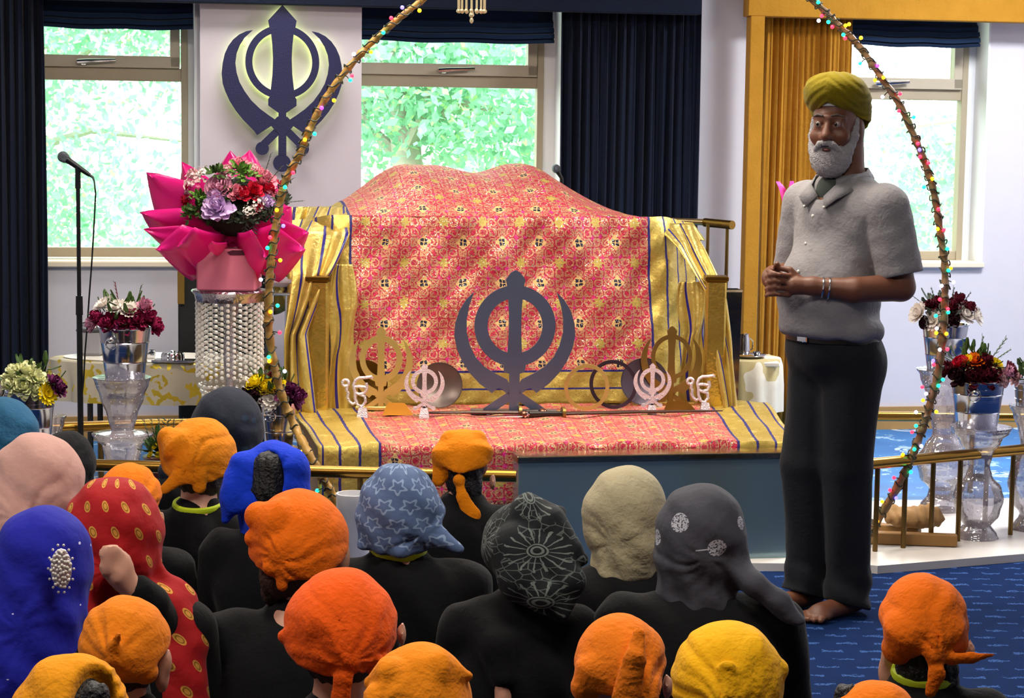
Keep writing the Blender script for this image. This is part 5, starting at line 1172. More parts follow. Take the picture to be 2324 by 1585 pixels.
LB = [(913,17,'b'),(952,24,'y'),(888,41,'r'),(870,74,'g'),(842,118,'y'),(803,123,'w'),(799,172,'r'),(795,182,'g'),(758,228,'y'),(730,245,'p'),(714,304,'g'),(692,317,'y'),(665,392,'r'),(647,425,'g'),(628,477,'y'),(643,513,'b'),(613,539,'r'),(607,563,'g'),(636,591,'y'),(592,635,'w'),(630,694,'g'),(614,708,'y'),(635,755,'r'),(610,811,'g'),(611,820,'y'),(646,843,'w'),(686,1025,'y'),(728,1086,'r'),(720,1114,'g'),(762,1128,'b')]
RB = [(1857,5,'g'),(1865,36,'r'),(1858,47,'w'),(1880,50,'g'),(1889,61,'r'),(1919,58,'y'),(1927,55,'y'),(1914,79,'g'),(1918,87,'r'),(1954,86,'y'),(1952,144,'g'),(1992,149,'p'),(2005,176,'y'),(1986,182,'y'),(2003,220,'w'),(2043,213,'r'),(2040,252,'r'),(2074,266,'g'),(2083,326,'r'),(2087,340,'b'),(2088,356,'r'),(2107,370,'r'),(2116,406,'y'),(2097,425,'g'),(2130,475,'r'),(2128,520,'y'),(2142,522,'r'),(2150,565,'g'),(2158,609,'y'),(2153,614,'g'),(2164,641,'w'),(2137,649,'w'),(2133,680,'r'),(2151,702,'r'),(2152,709,'g'),(2124,717,'g'),(2126,746,'w'),(2125,756,'y'),(2148,758,'y'),(2133,794,'w'),(2150,793,'r'),(2118,819,'b'),(2119,828,'r'),(2140,862,'g'),(2130,876,'g'),(2093,879,'r'),(2102,894,'w'),(2095,909,'y'),(2079,936,'w'),(2125,935,'y'),(2079,967,'g'),(2070,981,'r'),(2091,1013,'w'),(2075,1020,'g'),(2049,1032,'y'),(2067,1072,'g'),(2029,1085,'r'),(2020,1113,'r'),(2034,1131,'b'),(2002,1139,'y'),(1988,1149,'g'),(1991,1184,'y'),(1989,1193,'g')]
string(LP, YA, LB, 'string of small coloured bulbs wound around the left pole of the arch', 1)
string(RPp, YA+0.35, RB, 'string of small coloured bulbs wound around the right pole of the arch', 2)
# ------------------------------------------------------------------ chandelier pendant at the top
YC = 7.9; C0 = at(1070, 50, YC); t = thing('crystal_pendant', C0, 'small beaded crystal pendant hanging at the top of the picture', 'pendant')
m_amb = mat('amber_crystal', '#d8c8a0', 0.15, 0.5); R = 30*YC/FPX
for k in range(16):
    a = 2*PI*k/16; x, y = C0.x+R*math.cos(a), YC+R*0.9*math.sin(a); zt = at(1070, -40, YC).z; zb_ = at(1070, 22, YC).z; mb = MB(); mb.tube([(x, y, zt), (x, y, zb_)], 0.004, 6); mb.sphere((x, y, zb_-0.006), 0.008, 8, 6); mb.build('strand', m_amb, t)
mb = MB(); mb.tube([(C0.x, YC, at(1070, -40, YC).z), (C0.x, YC, at(1070, 32, YC).z)], 0.003, 6); mb.sphere((C0.x, YC, at(1070, 34, YC).z), 0.011, 8, 6); mb.sphere((C0.x, YC, at(1070, 46, YC).z), (0.008, 0.008, 0.013), 8, 6); mb.build('centre_drop', m_amb, t)
mb = MB(); zt = at(1070, -40, YC).z; mb.lathe([(R*1.05, zt), (R*1.05, zt+0.02), (0, zt+0.04)], (C0.x, YC, 0), 24); mb.tube([(C0.x, YC, zt+0.03), (C0.x, YC, ZTOP)], 0.005, 8); mb.build('frame', m_brass, t)
# ------------------------------------------------------------------ things on the floor at the right and near the rail
m_wd = mat('rough_plank', '#8a6434', 0.6, var=0.25, nscale=8, bstr=0.2, bscale=30)
A = atz(1985, 1222, 0.06); t = thing('plank_cross', (A.x+0.05, 7.62, 0.03), 'crossed wooden planks forming the foot of the arch behind the right railing', 'wooden base')
mb = MB(); mb.box((A.x+0.12, 7.56, 0.055), (0.40, 0.045, 0.045), Matrix.Rotation(-0.12, 3, 'Z'), bev=0.003); mb.build('plank', m_wd, t, False)
mb = MB(); mb.box((A.x+0.05, 7.74, 0.055), (0.34, 0.05, 0.045), Matrix.Rotation(-0.5, 3, 'Z'), bev=0.003); mb.build('plank', m_wd, t, False)
c = at(2075, 1225, 7.66); F_ = Field((-0.16, -0.12, -0.02), (0.16, 0.12, 0.12), 0.006)
F_.ell((0, 0, 0.035), (0.115, 0.06, 0.045), 0); F_.ell((0.05, 0.0, 0.06), (0.05, 0.03, 0.03), 0.02); F_.ell((-0.08, 0.02, 0.05), (0.04, 0.03, 0.035), 0.02)
F_.disp(lambda X, Y, Z: 0.004*np.sin(X*110+Z*60)*np.sin(Z*90-Y*120)+0.003*np.sin(X*190)); F_.cut((0, 0, -1), 0.0)
t = thing('paper_bag', (c.x, 7.66, 0.08), 'crumpled brown paper bag lying on the planks behind the right railing', 'bag'); F_.build('bag_body', mat('kraft_paper', '#a07c50', 0.8, bstr=0.6, bscale=25), t)
p = atz(803, 1170, 0.031); p = Vector((at(803, 1120, 6.85).x, 6.85, 0)); zt = at(803, 1120, 6.85).z; k = 6.85/FPX
t = thing('white_bucket', (p.x, p.y, 0.0), 'white round tub standing in front of the railing, left of the star-patterned headscarf', 'bucket')
mb = MB(); mb.lathe([(0.05, 0.0), (0.052, 0.01), (0.058, zt*0.8), (0.062, zt*0.82), (0.062, zt), (0.056, zt), (0.05, zt*0.5), (0, zt*0.5)], (p.x, p.y, 0), 32); mb.build('body', mat('white_plastic', '#dcdce2', 0.35), t)
# ------------------------------------------------------------------ people
m_skin_l = mat('light_skin', '#d09a82', 0.5, var=0.06, sub=0.1); m_skin_b = mat('brown_skin', '#6c402c', 0.5, var=0.12, nscale=18, bstr=0.1, bscale=90)
m_blazer = cloth('black_wool', '#08090d', 0.25); m_trs = cloth('charcoal_trousers_cloth', '#1a1c22', 0.2)
m_hairb = mat('brown_hair', '#3a281c', 0.6, var=0.4, nscale=60, bstr=0.8, bscale=120); m_hairk = mat('black_hair', '#0d0a0a', 0.5, var=0.4, nscale=60, bstr=0.8, bscale=120)
m_lime = mat('lime_trim', '#c8e020', 0.6)
def lbuild(mb, name, m, t, smooth=True):     # build a mesh given in the thing's own coordinates
    mb.M = Matrix.Translation(world_loc(t)); return mb.build(name, m, t, smooth)
# ---- standing man
A_ = math.radians(52)
FP = atz(1880, 1386, 0.0)
man = thing('person', FP, 'standing barefoot man in yellow-green turban, white beard, pale short-sleeved shirt and dark trousers, hands clasped', 'person')
man.rotation_euler = (0, 0, -A_)
HT = Matrix.Translation((-0.008, -0.028, 0)) @ Matrix.Rotation(0.46, 4, 'Z')
def man_body():
    F = Field((-0.34, -0.40, -0.01), (0.34, 0.26, 1.80), 0.005)
    # head
    F.T = HT
    F.ell((0, 0.005, 1.665), (0.073, 0.093, 0.112), 0.0); F.ell((0, -0.035, 1.585), (0.057, 0.06, 0.075), 0.03)
    F.cone((0, -0.086, 1.650), (0, -0.112, 1.600), 0.010, 0.0165, 0.012); F.ell((0.015, -0.098, 1.597), 0.011, 0.008); F.ell((-0.015, -0.098, 1.597), 0.011, 0.008)
    for s in (-1, 1):
        F.cone((0.008*s, -0.089, 1.662), (0.048*s, -0.074, 1.66), 0.010, 0.009, 0.012)
        F.ell((0.033*s, -0.094, 1.640), (0.018, 0.014, 0.011), 0.006, op='s'); F.ell((0.032*s, -0.0805, 1.640), (0.0150, 0.012, 0.0125), 0.004)
        F.cone((0.016*s, -0.0895, 1.6490), (0.046*s, -0.081, 1.6480), 0.0050, 0.0048, 0.003); F.cone((0.018*s, -0.088, 1.6285), (0.044*s, -0.08, 1.6285), 0.005, 0.0045, 0.004)
        F.ell((0.040*s, -0.066, 1.600), (0.027, 0.022, 0.024), 0.02)
        F.ell((0.077*s, 0.012, 1.632), (0.010, 0.018, 0.032), 0.008); F.ell((0.085*s, 0.014, 1.632), (0.006, 0.010, 0.02), 0.004, op='s')
    F.T = None
    F.cone((0, 0.012, 1.62), (0, 0.02, 1.40), 0.058, 0.066, 0.03)
    F.cone((0, 0.01, 1.36), (0, 0.0, 1.0), 0.11, 0.14, 0.05); F.cone((0.15, 0.02, 1.39), (-0.15, 0.02, 1.39), 0.05, 0.05, 0.05); F.ell((0, -0.02, 0.93), (0.14, 0.12, 0.12), 0.04)
    # arms : his left is +x
    F.chain([(0.182, 0.02, 1.385), (0.232, 0.045, 1.115), (0.175, -0.115, 1.108), (0.088, -0.212, 1.118)], [0.055, 0.046, 0.041, 0.027], 0.02)
    F.chain([(-0.185, 0.02, 1.385), (-0.235, 0.03, 1.13), (-0.17, -0.13, 1.125), (-0.078, -0.22, 1.13)], [0.055, 0.046, 0.041, 0.027], 0.02)
    F.T = Matrix.Translation((0, -0.037, 0))
    F.chain([(0.085, -0.175, 1.118), (0.045, -0.225, 1.118)], [0.027, 0.03], 0.02, flat=((0.9, 0.4, 0), 1.3)); F.chain([(-0.075, -0.185, 1.13), (-0.035, -0.225, 1.128)], [0.027, 0.03], 0.02, flat=((0.9, -0.4, 0), 1.3))
    for i in range(4):
        z = 1.150-0.021*i; w = 0.0088-0.0006*abs(i-1)
        F.chain([(0.040, -0.238, z), (0.030, -0.272, z+0.004), (0.002, -0.288, z+0.002), (-0.026, -0.276, z-0.004)], [w+0.001, w, w, w*0.85], 0.004)
        z += 0.0105
        F.chain([(-0.032, -0.238, z), (-0.028, -0.266, z+0.004), (-0.004, -0.283, z+0.002), (0.022, -0.281, z-0.003)], [w+0.001, w, w, w*0.85], 0.004)
    F.chain([(0.050, -0.205, 1.140), (0.030, -0.226, 1.168), (0.004, -0.246, 1.174)], [0.0125, 0.011, 0.0095], 0.008)
    F.chain([(-0.045, -0.21, 1.150), (-0.024, -0.232, 1.176), (0.0, -0.256, 1.186)], [0.0125, 0.011, 0.0095], 0.008)
    F.T = None
    # legs and bare feet
    for s, f in ((1, 0.0), (-1, -0.04)):
        F.T = None
        F.chain([(0.080*s, 0, 0.90), (0.075*s, -0.02+f, 0.50), (0.075*s, 0.045+f, 0.10)], [0.088, 0.058, 0.038], 0.02)
        F.T = Matrix.Translation((0, -0.035, 0))
        F.cone((0.075*s, 0.085+f, 0.04), (0.083*s, -0.09+f, 0.030), 0.038, 0.034, 0.03, flat=((0, 0, 1), 1.15)); F.ell((0.085*s, -0.105+f, 0.022), (0.046, 0.035, 0.02), 0.02)
        for k in range(5):
            xx = (0.085-0.040+0.019*k)*s if True else 0; L_ = (-0.168, -0.166, -0.158, -0.150, -0.139)[k]; rr = (0.0145, 0.0105, 0.0100, 0.0095, 0.0090)[k]
            F.cone((xx+0.004*s, -0.125+f, 0.019), (xx+0.006*s, L_+f, 0.014), rr*1.05, rr, 0.004)
    F.T = None
    F.cut((0, 0, -1), -0.001, 0.004)
    return F.build('body', m_skin_b, man)
man_body()
# shirt
m_shirt = cloth('pale_grey_shirt_cloth', '#88858a', 0.35, '#908d90'); m_throat = mat('dark_throat_fill', '#3a423c', 0.8)
F = Field((-0.36, -0.29, 0.84), (0.36, 0.24, 1.54), 0.0055)
F.ell((0, 0.015, 1.27), (0.185, 0.135, 0.20), 0); F.ell((0, -0.065, 1.08), (0.172, 0.142, 0.185), 0.06); F.cone((0.155, 0.02, 1.375), (-0.155, 0.02, 1.375), 0.072, 0.072, 0.06)
F.cone((0, 0.012, 1.42), (0, 0.012, 1.36), 0.085, 0.12, 0.05); F.ell((0, -0.03, 0.965), (0.185, 0.155, 0.075), 0.04)
F.cone((0, -0.01, 1.05), (0, -0.02, 0.93), 0.15, 0.13, 0.02, flat=((0, 1, 0), 1.0))
F.disp(lambda X, Y, Z: 0.003*np.sin(Z*40+X*22+Y*16)*np.clip((1.12-Z)/0.2, 0, 1)+0.0018*np.sin(X*35-Z*30+Y*20)*np.sin(Z*17+1)+0.0006*np.sin(Z*90+X*60)+0.007*np.sin(np.arctan2(X, -Y)*9+Z*14)*np.clip((1.0-Z)/0.08, 0, 1))
F.cut((0, -0.15, -1), -0.905, 0.02)
for s in (1, -1):
    a = Vector((0.175*s, 0.02, 1.37)); b_ = Vector((0.234*s, 0.05 if s > 0 else 0.03, 1.10)); d = (b_-a).normalized(); e = a+d*0.225
    S = Field((-0.36, -0.29, 0.84), (0.36, 0.24, 1.54), 0.0055); S.cone(a, b_, 0.082, 0.078, 0)
    S.disp(lambda X, Y, Z: 0.0016*np.sin(Z*38+X*60*s)*np.sin(Y*30+Z*20)+0.0006*np.sin(Z*95-Y*50))
    S.cut(d, float(d.dot(e)), 0.004); S.cone(e-d*0.03, b_+d*0.1, 0.064, 0.064, 0.003, op='s')
    k = 0.018; h = np.maximum(k-np.abs(F.D-S.D), 0)/k; F.D = (np.minimum(F.D, S.D)+0.0*h).astype(np.float32)
F.cone((0, 0.0, 1.60), (0, 0.012, 1.40), 0.070, 0.062, 0.006, op='s')
F.ell((0, -0.085, 1.435), (0.032, 0.05, 0.045), 0.004, op='s')
shirt = F.build('shirt', m_shirt, man)
mb = MB()                                           # collar : a folded band with two points
for s in (1, -1):
    pts = [(0.012, -0.098, 1.405), (0.05, -0.088, 1.440), (0.080, -0.035, 1.470), (0.082, 0.03, 1.488), (0.045, 0.080, 1.498), (0.0, 0.090, 1.50)]
    low = [(0.040, -0.128, 1.365), (0.082, -0.112, 1.398), (0.108, -0.04, 1.432), (0.104, 0.04, 1.452), (0.055, 0.100, 1.465), (0.0, 0.112, 1.468)]
    vs = [(x*s, y, z) for p in zip(pts, low) for x, y, z in p]; mb.add(vs, [(2*i, 2*i+1, 2*i+3, 2*i+2) for i in range(5)])
o = lbuild(mb, 'collar', m_shirt, man); md = o.modifiers.new('s', 'SOLIDIFY'); md.thickness = 0.004
mb = MB(); mb.sphere((0, -0.058, 1.42), (0.05, 0.038, 0.055), 16, 10); lbuild(mb, 'throat_patch', m_throat, man)  # dark grey-green ellipsoid filling the open collar
mb = MB()
for k, z in enumerate((1.34, 1.25, 1.16)): mb.sphere((0.004, -0.137-0.03*k, z), (0.006, 0.004, 0.006), 8, 6)
for s in (1, -1): mb.sphere((0.044*s, -0.128, 1.37), 0.005, 8, 6)
lbuild(mb, 'button', mat('pearl_button', '#d8d4d0', 0.3), man)
# trousers
F = Field((-0.25, -0.25, 0.0), (0.25, 0.22, 1.0), 0.006)
F.ell((0, -0.02, 0.90), (0.168, 0.138, 0.13), 0); F.ell((0, 0.045, 0.84), (0.15, 0.10, 0.11), 0.04)
for s, f in ((1, 0.0), (-1, -0.04)):
    F.chain([(0.074*s, 0.0, 0.86), (0.070*s, -0.012+f, 0.50), (0.070*s, 0.02+f, 0.10)], [0.104, 0.084, 0.074], 0.03); F.cone((0.072*s, 0.012+f, 0.12), (0.072*s, 0.004+f, 0.045), 0.073, 0.084, 0.02)
F.disp(lambda X, Y, Z: 0.006*np.sin(Z*60+Y*30+X*12)*np.clip((0.2-Z)/0.14, 0, 1)+0.003*np.sin(Z*16+X*50)*np.sin(Y*30+2)+0.0035*np.sin(np.arctan2(X, Y)*7+Z*5)*np.clip(1-Z, 0, 1))
F.cut((0, -0.32, -1), -0.034, 0.006); F.cut((0, 0, 1), 0.965, 0.008)
F.build('trousers', m_trs, man)
mb = MB(); n = 40; ring = [(0.170*math.cos(a), -0.02+0.142*math.sin(a), 0.0) for a in np.linspace(0, 2*PI, n, endpoint=False)]
mb.add([(x, y, 0.925) for x, y, z in ring]+[(x, y, 0.96) for x, y, z in ring]+[(x*0.97, y*0.97, 0.96) for x, y, z in ring]+[(x*0.97, y*0.97, 0.925) for x, y, z in ring], [(j*n+i, j*n+(i+1) % n, ((j+1) % 4)*n+(i+1) % n, ((j+1) % 4)*n+i) for j in range(4) for i in range(n)])
belt = lbuild(mb, 'belt', mat('black_leather', '#0a0a0c', 0.35), man); mb = MB(); mb.box((0, -0.165, 0.942), (0.045, 0.008, 0.034), bev=0.003); lbuild(mb, 'buckle', m_chrome, man)
# beard, moustache, eyes, turban
F = Field((-0.12, -0.17, 1.44), (0.12, 0.06, 1.68), 0.0032); F.T = HT
F.ell((0, -0.045, 1.533), (0.070, 0.062, 0.060), 0); F.ell((0, -0.055, 1.50), (0.048, 0.045, 0.035), 0.02)
for s in (-1, 1):
    F.chain([(0.071*s, -0.005, 1.655), (0.068*s, -0.022, 1.60), (0.052*s, -0.048, 1.552)], [0.011, 0.017, 0.024], 0.012)
    F.chain([(0.004*s, -0.107, 1.580), (0.022*s, -0.103, 1.574), (0.040*s, -0.088, 1.555)], [0.010, 0.011, 0.009], 0.006)
F.ell((0, -0.118, 1.557), (0.020, 0.020, 0.008), 0.004, op='s'); F.T = None
F.disp(lambda X, Y, Z: 0.0009*np.sin(X*420+Z*60)*np.sin(Y*380+Z*90)+0.0007*np.sin((X+Y)*260+Z*150)+0.0006*np.sin(Z*330+X*200))
F.build('beard', mat('white_beard_hair', '#a5a1a4', 0.8, var=0.2, nscale=90, bstr=0.9, bscale=220), man, smooth_it=0)
def hp(p): return tuple(HT @ Vector(p))
mb = MB(); mb.sphere(hp((0, -0.100, 1.556)), (0.018, 0.010, 0.0065), 12, 8); lbuild(mb, 'mouth', mat('dark_lip', '#5a2626', 0.5), man)
for s in (-1, 1):
    mb = MB(); mb.sphere(hp((0.032*s, -0.0840, 1.6395)), 0.0112, 12, 10); lbuild(mb, 'eyeball', mat('eye_white', '#94877f', 0.2), man)
    mb = MB(); mb.sphere(hp((0.031*s-0.003, -0.0915, 1.6395)), 0.0060, 10, 8); lbuild(mb, 'iris', mat('dark_iris', '#120c0a', 0.1), man)
    mb = MB(); mb.tube([hp((0.014*s, -0.101, 1.667)), hp((0.032*s, -0.094, 1.671)), hp((0.052*s, -0.08, 1.664))], [0.003, 0.004, 0.002], 6); lbuild(mb, 'eyebrow', mat('grey_brow', '#5f5450', 0.8), man)
F = Field((-0.12, -0.14, 1.64), (0.12, 0.06, 1.80), 0.005); F.T = HT; F.ell((0, 0.002, 1.668), (0.0775, 0.0985, 0.1145), 0); F.T = None; F.cut((0, 0, -1), -1.697, 0.004); F.build('under_turban', mat('white_underturban', '#c8c8cc', 0.8), man)
F = Field((-0.16, -0.17, 1.57), (0.16, 0.20, 1.83), 0.0035); F.T = HT
F.ell((0, 0.012, 1.728), (0.107, 0.132, 0.074), 0, rot=rot3('X', -0.26)); F.ell((0.004, 0.052, 1.672), (0.097, 0.088, 0.074), 0.02); F.ell((0.0, -0.02, 1.762), (0.085, 0.085, 0.036), 0.03)
Hi = np.array(HT.inverted())
def hl(X, Y, Z): return Hi[0, 0]*X+Hi[0, 1]*Y+Hi[0, 3], Hi[1, 0]*X+Hi[1, 1]*Y+Hi[1, 3], Z
def turb(X, Y, Z):
    x, y, z = hl(X, Y, Z); fr = np.clip((0.06-y)/0.1, 0, 1); g = z+(0.62*np.abs(x+0.004)*fr+0.25*x*(1-fr))+0.12*y
    return 0.0030*(np.abs(np.sin(g*88+0.4))**0.6)*-1+0.0008*np.sin(g*260+x*40+y*30)
F.disp(turb)
X, Y, Z = np.meshgrid(*F.ax, indexing='ij', sparse=True); x, y, z = hl(X, Y, Z)
reg = np.maximum((z-(1.712-0.62*np.abs(x))), (y-0.055)); F.D = np.maximum(F.D, -reg).astype(np.float32)
F.T = None
F.build('turban', cloth('olive_yellow_turban_cloth', '#7e6e04', 0.3, '#8a7a0a'), man, smooth_it=0)
for k, f in enumerate((0.35, 0.75)):
    a = Vector((0.175, -0.115, 1.108)); b_ = Vector((0.088, -0.212, 1.118)); c = a.lerp(b_, 0.5+0.38*f); d = (b_-a).normalized(); u = d.cross(Vector((0, 0, 1))).normalized(); w = u.cross(d); rr = 0.041-0.009*f
    mb = MB(); mb.tube([c+(u*math.cos(q)+w*math.sin(q))*rr for q in np.linspace(0, 2*PI, 28)], 0.0026, 6); lbuild(mb, 'steel_bangle', m_chrome, man)
# ---- seated crowd
def uvback(hc, r):
    def f(V):
        x, y = V[:, 0]-hc[0], V[:, 1]-V[:, 1].min(); return np.stack([x+np.tanh(x/0.05)*y*0.8, V[:, 2]-hc[2]+y*0.3], 1)
    return f
def uvcyl(hc, r):
    def f(V):
        x, y = V[:, 0]-hc[0], V[:, 1]-hc[1]-0.02; return np.stack([np.arctan2(x, -y)*r, V[:, 2]-hc[2]], 1)
    return f
def pat_mat(name, base, fn, rough=0.8, wr=0.35):
    m, b = new_mat(name); uvv = coords('UV'); U, V, _ = sep(uvv); co = coords()
    c = cmix(noise(9, co, 3), tuple(x*0.85 for x in lin(base)), tuple(x*1.12 for x in lin(base)))
    c, extra = fn(U, V, comb(U, V), c)
    setp(b, 'Base Color', c); setp(b, 'Roughness', rough); setp(b, 'Specular IOR Level', 0.3); setp(b, 'Sheen Weight', 0.05); setp(b, 'Normal', bump(noise(28, co, 3)+noise(900, co, 1)*0.05, wr, 0.012))
    if extra is not None: setp(b, 'Metallic', extra*0.6)
    return m
def p_star(U, V, co, c):
    x = U/0.05; y = V/0.046; r = efloor(y); fx = fract(x+fract(r*0.5))-0.5; fy = fract(y)-0.5
    rr = elen(fx, fy)*(1+0.28*ecos(eatan(fx, fy)*5)); return cmix((abs(rr-0.27) < 0.055)*0.8, cmix(noise(30, co, 3), c, '#5d729c'), '#8fa6c8'), None
def p_paisley(U, V, co, c):
    x = U/0.085; y = V/0.062; r = efloor(y); fx = fract(x+fract(r*0.5))-0.5; fy = fract(y)-0.5
    fx = fx*1.35+fy*0.5; rr = elen(fx, fy*(1.0)); g = rr < 0.23; g2 = abs(rr-0.14) < 0.025; cc = cmix(g, c, cmix(noise(120, co, 2), '#c88a30', '#e8b860')); return cmix(g2*0.8, cc, '#8a5018'), g
def p_dark(U, V, co, c):
    x = U/0.11; y = V/0.11; fx = fract(x+0.3)-0.5; fy = fract(y+0.35)-0.5; rr = elen(fx, fy); th = eatan(fy, fx)
    n = noise(60, co, 2); rays = (abs(fract(th*2.6+rr*2*(n-0.5))-0.5) < 0.10)*(rr > 0.14)*(rr < 0.42); rg = (abs(rr-0.07) < 0.016)+(abs(rr-0.12) < 0.012)
    v = E(voronoi(60, co, 'DISTANCE_TO_EDGE').outputs['Distance']); vv = (v < 0.04)*(noise(14, co, 1) > 0.5)
    return cmix(emin(rays+rg+vv*0.6, 1)*0.55, c, '#8a9690'), None
def p_sequin(col_, sc, thr, rad=0.12):
    def f(U, V, co, c):
        v = voronoi(sc, co); vc = sep(v.outputs['Color']); m_ = (E(v.outputs['Distance']) < rad)*(vc[0] > thr); return cmix(m_, c, col_), m_
    return f
def p_leafdots(U, V, co, c):
    m_ = None
    for (a, b2, r) in ((0.018, -0.018, 0.0155), (-0.045, 0.035, 0.017), (0.075, 0.03, 0.012), (-0.10, -0.01, 0.015)):
        d = elen(U-a, (V-b2)*0.8) < r; m_ = d if m_ is None else emax(m_, d)
    m_ = m_*(noise(260, co, 2) > 0.45); st = (abs(V+0.018+(U-0.02)*-0.15) < 0.0015)*(U < 0.004)*(U > -0.016)
    return cmix(emax(m_, st)*0.85, c, '#c8c8d4'), None
S_ = dict(star=pat_mat('blue_star_scarf_cloth', '#465a82', p_star), paisley=pat_mat('red_paisley_scarf_cloth', '#a80c14', p_paisley), dark=pat_mat('black_patterned_bandana_cloth', '#10151a', p_dark), pink=pat_mat('blush_scarf_cloth', '#c89a90', p_sequin('#e8b838', 42, 0.93, 0.14)), royal=pat_mat('royal_blue_scarf_cloth', '#1418a0', p_sequin('#e8e8ff', 24, 0.55, 0.075)), navy=pat_mat('dark_navy_scarf_cloth', '#0c1428', p_sequin('#2c3a50', 30, 0.8, 0.3)), grey=pat_mat('grey_scarf_cloth', '#42424c', p_leafdots))
S_['teal'] = cloth('teal_blue_scarf_cloth', '#24587c', 0.4); S_['black'] = cloth('black_scarf_cloth', '#0b0c12', 0.3); S_['cream'] = cloth('cream_scarf_cloth', '#b3a888', 0.4, '#c0b494'); S_['bright'] = cloth('bright_blue_scarf_cloth', '#0c38d0', 0.4, '#1040e0')
def ocloth(k, c, c2=None): S_[k] = cloth(k+'_bandana_cloth', c, 0.5, c2)
ocloth('oA', '#e08408'); ocloth('oB', '#ee7c04'); ocloth('oC', '#ee7c06', '#f08a10'); ocloth('oD', '#f09a06'); ocloth('oE', '#f06e04'); ocloth('oF', '#ee5a04'); ocloth('oG', '#f08a08'); ocloth('oH', '#f48c04'); ocloth('oI', '#f07c10'); ocloth('oJ', '#f2b204'); ocloth('oK', '#e86c02'); ocloth('oL', '#f07a04')
def sitter(px, ytop, wpx, ztop, style, scarf, label, extras=(), knot=None, hair=None, ears=(), lime=False, adult=False, body_extra=(), blazer_extra=(), wr=1.0, hr=1.1, coat=None, hand=None, seed=0, shoulders=1.0, drop=0.0, lean=0.0, cutz=0.0, mname=None):
    P = atz(px, ytop, ztop); Y = P.y; k = Y/FPX; hw = wpx*k/2; q = hw/0.1; q = max(0.86, min(1.14, q)); kk = q*(1.06 if adult else 0.98)
    t = thing('person', (P.x, Y, 0.0), label, 'person')
    hz = ztop-hw*hr; H = Vector((0, 0, hz))
    def o(x, y, d=0.0): w = at(x, y, Y+d); return Vector((w.x-P.x, w.y-Y, w.z))
    zs = hz-0.155*kk-drop
    rng = random.Random(seed+int(px))
    # body : head, neck, trunk, arms, hands, legs and feet as one surface
    F = Field((-0.40*kk, -0.32, 0.0), (0.40*kk, 0.42, ztop+0.03), 0.009)
    hs = min(1.0, hw/0.105)
    F.ell((0, 0.012, hz-0.005), (0.074*hs, 0.090*hs, 0.100*hs), 0); F.ell((0, 0.05*hs, hz-0.055*hs), (0.052*hs, 0.05*hs, 0.055*hs), 0.03)
    F.cone((0, 0.098*hs, hz), (0, 0.115*hs, hz-0.028), 0.010, 0.014, 0.012)
    for s in (-1, 1):
        F.ell((0.03*s*hs, 0.10*hs, hz+0.004), (0.015, 0.012, 0.009), 0.006, op='s'); F.ell((0.078*s*hs, 0.005, hz-0.028*hs), (0.011, 0.018, 0.028), 0.006)
    F.cone((0, 0.0, hz-0.05), (0, -0.02, zs+0.01), 0.045*kk, 0.052*kk, 0.02); F.cone((0, -0.035, zs-0.07), (0, -0.04, 0.16), 0.09*kk, 0.10*kk, 0.05); F.cone((-0.12*kk, -0.03, zs-0.045), (0.12*kk, -0.03, zs-0.045), 0.04, 0.04, 0.03)
    for s in (-1, 1):
        F.chain([(0.15*kk*s, -0.03, zs-0.05), (0.18*kk*s, 0.03, zs-0.27*kk), (0.07*s, 0.14, max(0.20, zs-0.36))], [0.04, 0.034, 0.024], 0.02)
        w_ = Vector((0.07*s, 0.14, max(0.20, zs-0.36))); F.cone(w_, w_+Vector((-0.03*s, 0.045, -0.01)), 0.028, 0.03, 0.01)
        for j in range(4): F.chain([w_+Vector((-0.03*s+0.016*(j-1.5), 0.055, -0.01)), w_+Vector((-0.04*s+0.016*(j-1.5), 0.085, -0.03)), w_+Vector((-0.04*s+0.016*(j-1.5), 0.075, -0.055))], [0.009, 0.0085, 0.008], 0.003)
        F.chain([w_+Vector((-0.045*s, 0.01, 0.01)), w_+Vector((-0.065*s, 0.04, 0.0))], [0.011, 0.0095], 0.004)
        F.chain([(0.08*s*kk, -0.03, 0.12), (0.155*s*kk, 0.14, 0.13), (-0.02*s, 0.17, 0.06)], [0.075, 0.055, 0.042], 0.02); F.cone((-0.03*s, 0.18, 0.045), (-0.10*s, 0.20, 0.035), 0.036, 0.026, 0.01)
    for e in ears: F.ell(o(*e[:3]), e[3] if len(e) > 3 else (0.010, 0.016, 0.026), 0.01)
    for e in body_extra: F.chain([o(*p[:3]) for p in e], [p[3] for p in e], 0.008)
    if hand: hand(F, o)
    F.cut((0, 0, -1), -0.004, 0.004); F.build('body', m_skin_l, t)
    # jacket
    F = Field((-0.42*kk, -0.34, 0.03), (0.42*kk, 0.34, ztop), 0.009); sh = shoulders
    F.cone((-0.135*kk*sh, -0.03, zs-0.045), (0.135*kk*sh, -0.03, zs-0.045), 0.058*kk, 0.058*kk, 0); F.cone((0, -0.02, zs+0.005), (0, -0.025, zs-0.05), 0.062*kk, 0.09*kk, 0.04)
    F.ell((0, -0.05, zs-0.15), (0.165*kk*sh, 0.115*kk, 0.15), 0.05); F.ell((0, -0.04, max(0.2, zs-0.34)), (0.155*kk*sh, 0.12*kk, 0.19), 0.05)
    for s in (-1, 1): F.chain([(0.155*kk*s*sh, -0.03, zs-0.055), (0.185*kk*s*sh, 0.03, zs-0.27*kk), (0.085*s, 0.125, max(0.205, zs-0.35))], [0.058*kk, 0.052*kk, 0.038], 0.025)
    for e in blazer_extra: F.chain([o(*p[:3]) for p in e], [p[3] for p in e], 0.02)
    F.disp(lambda X, Y, Z: 0.003*np.sin(Z*42+X*25)*np.sin(X*30+seed)+0.0025*np.sin(X*60+Z*30+Y*40))
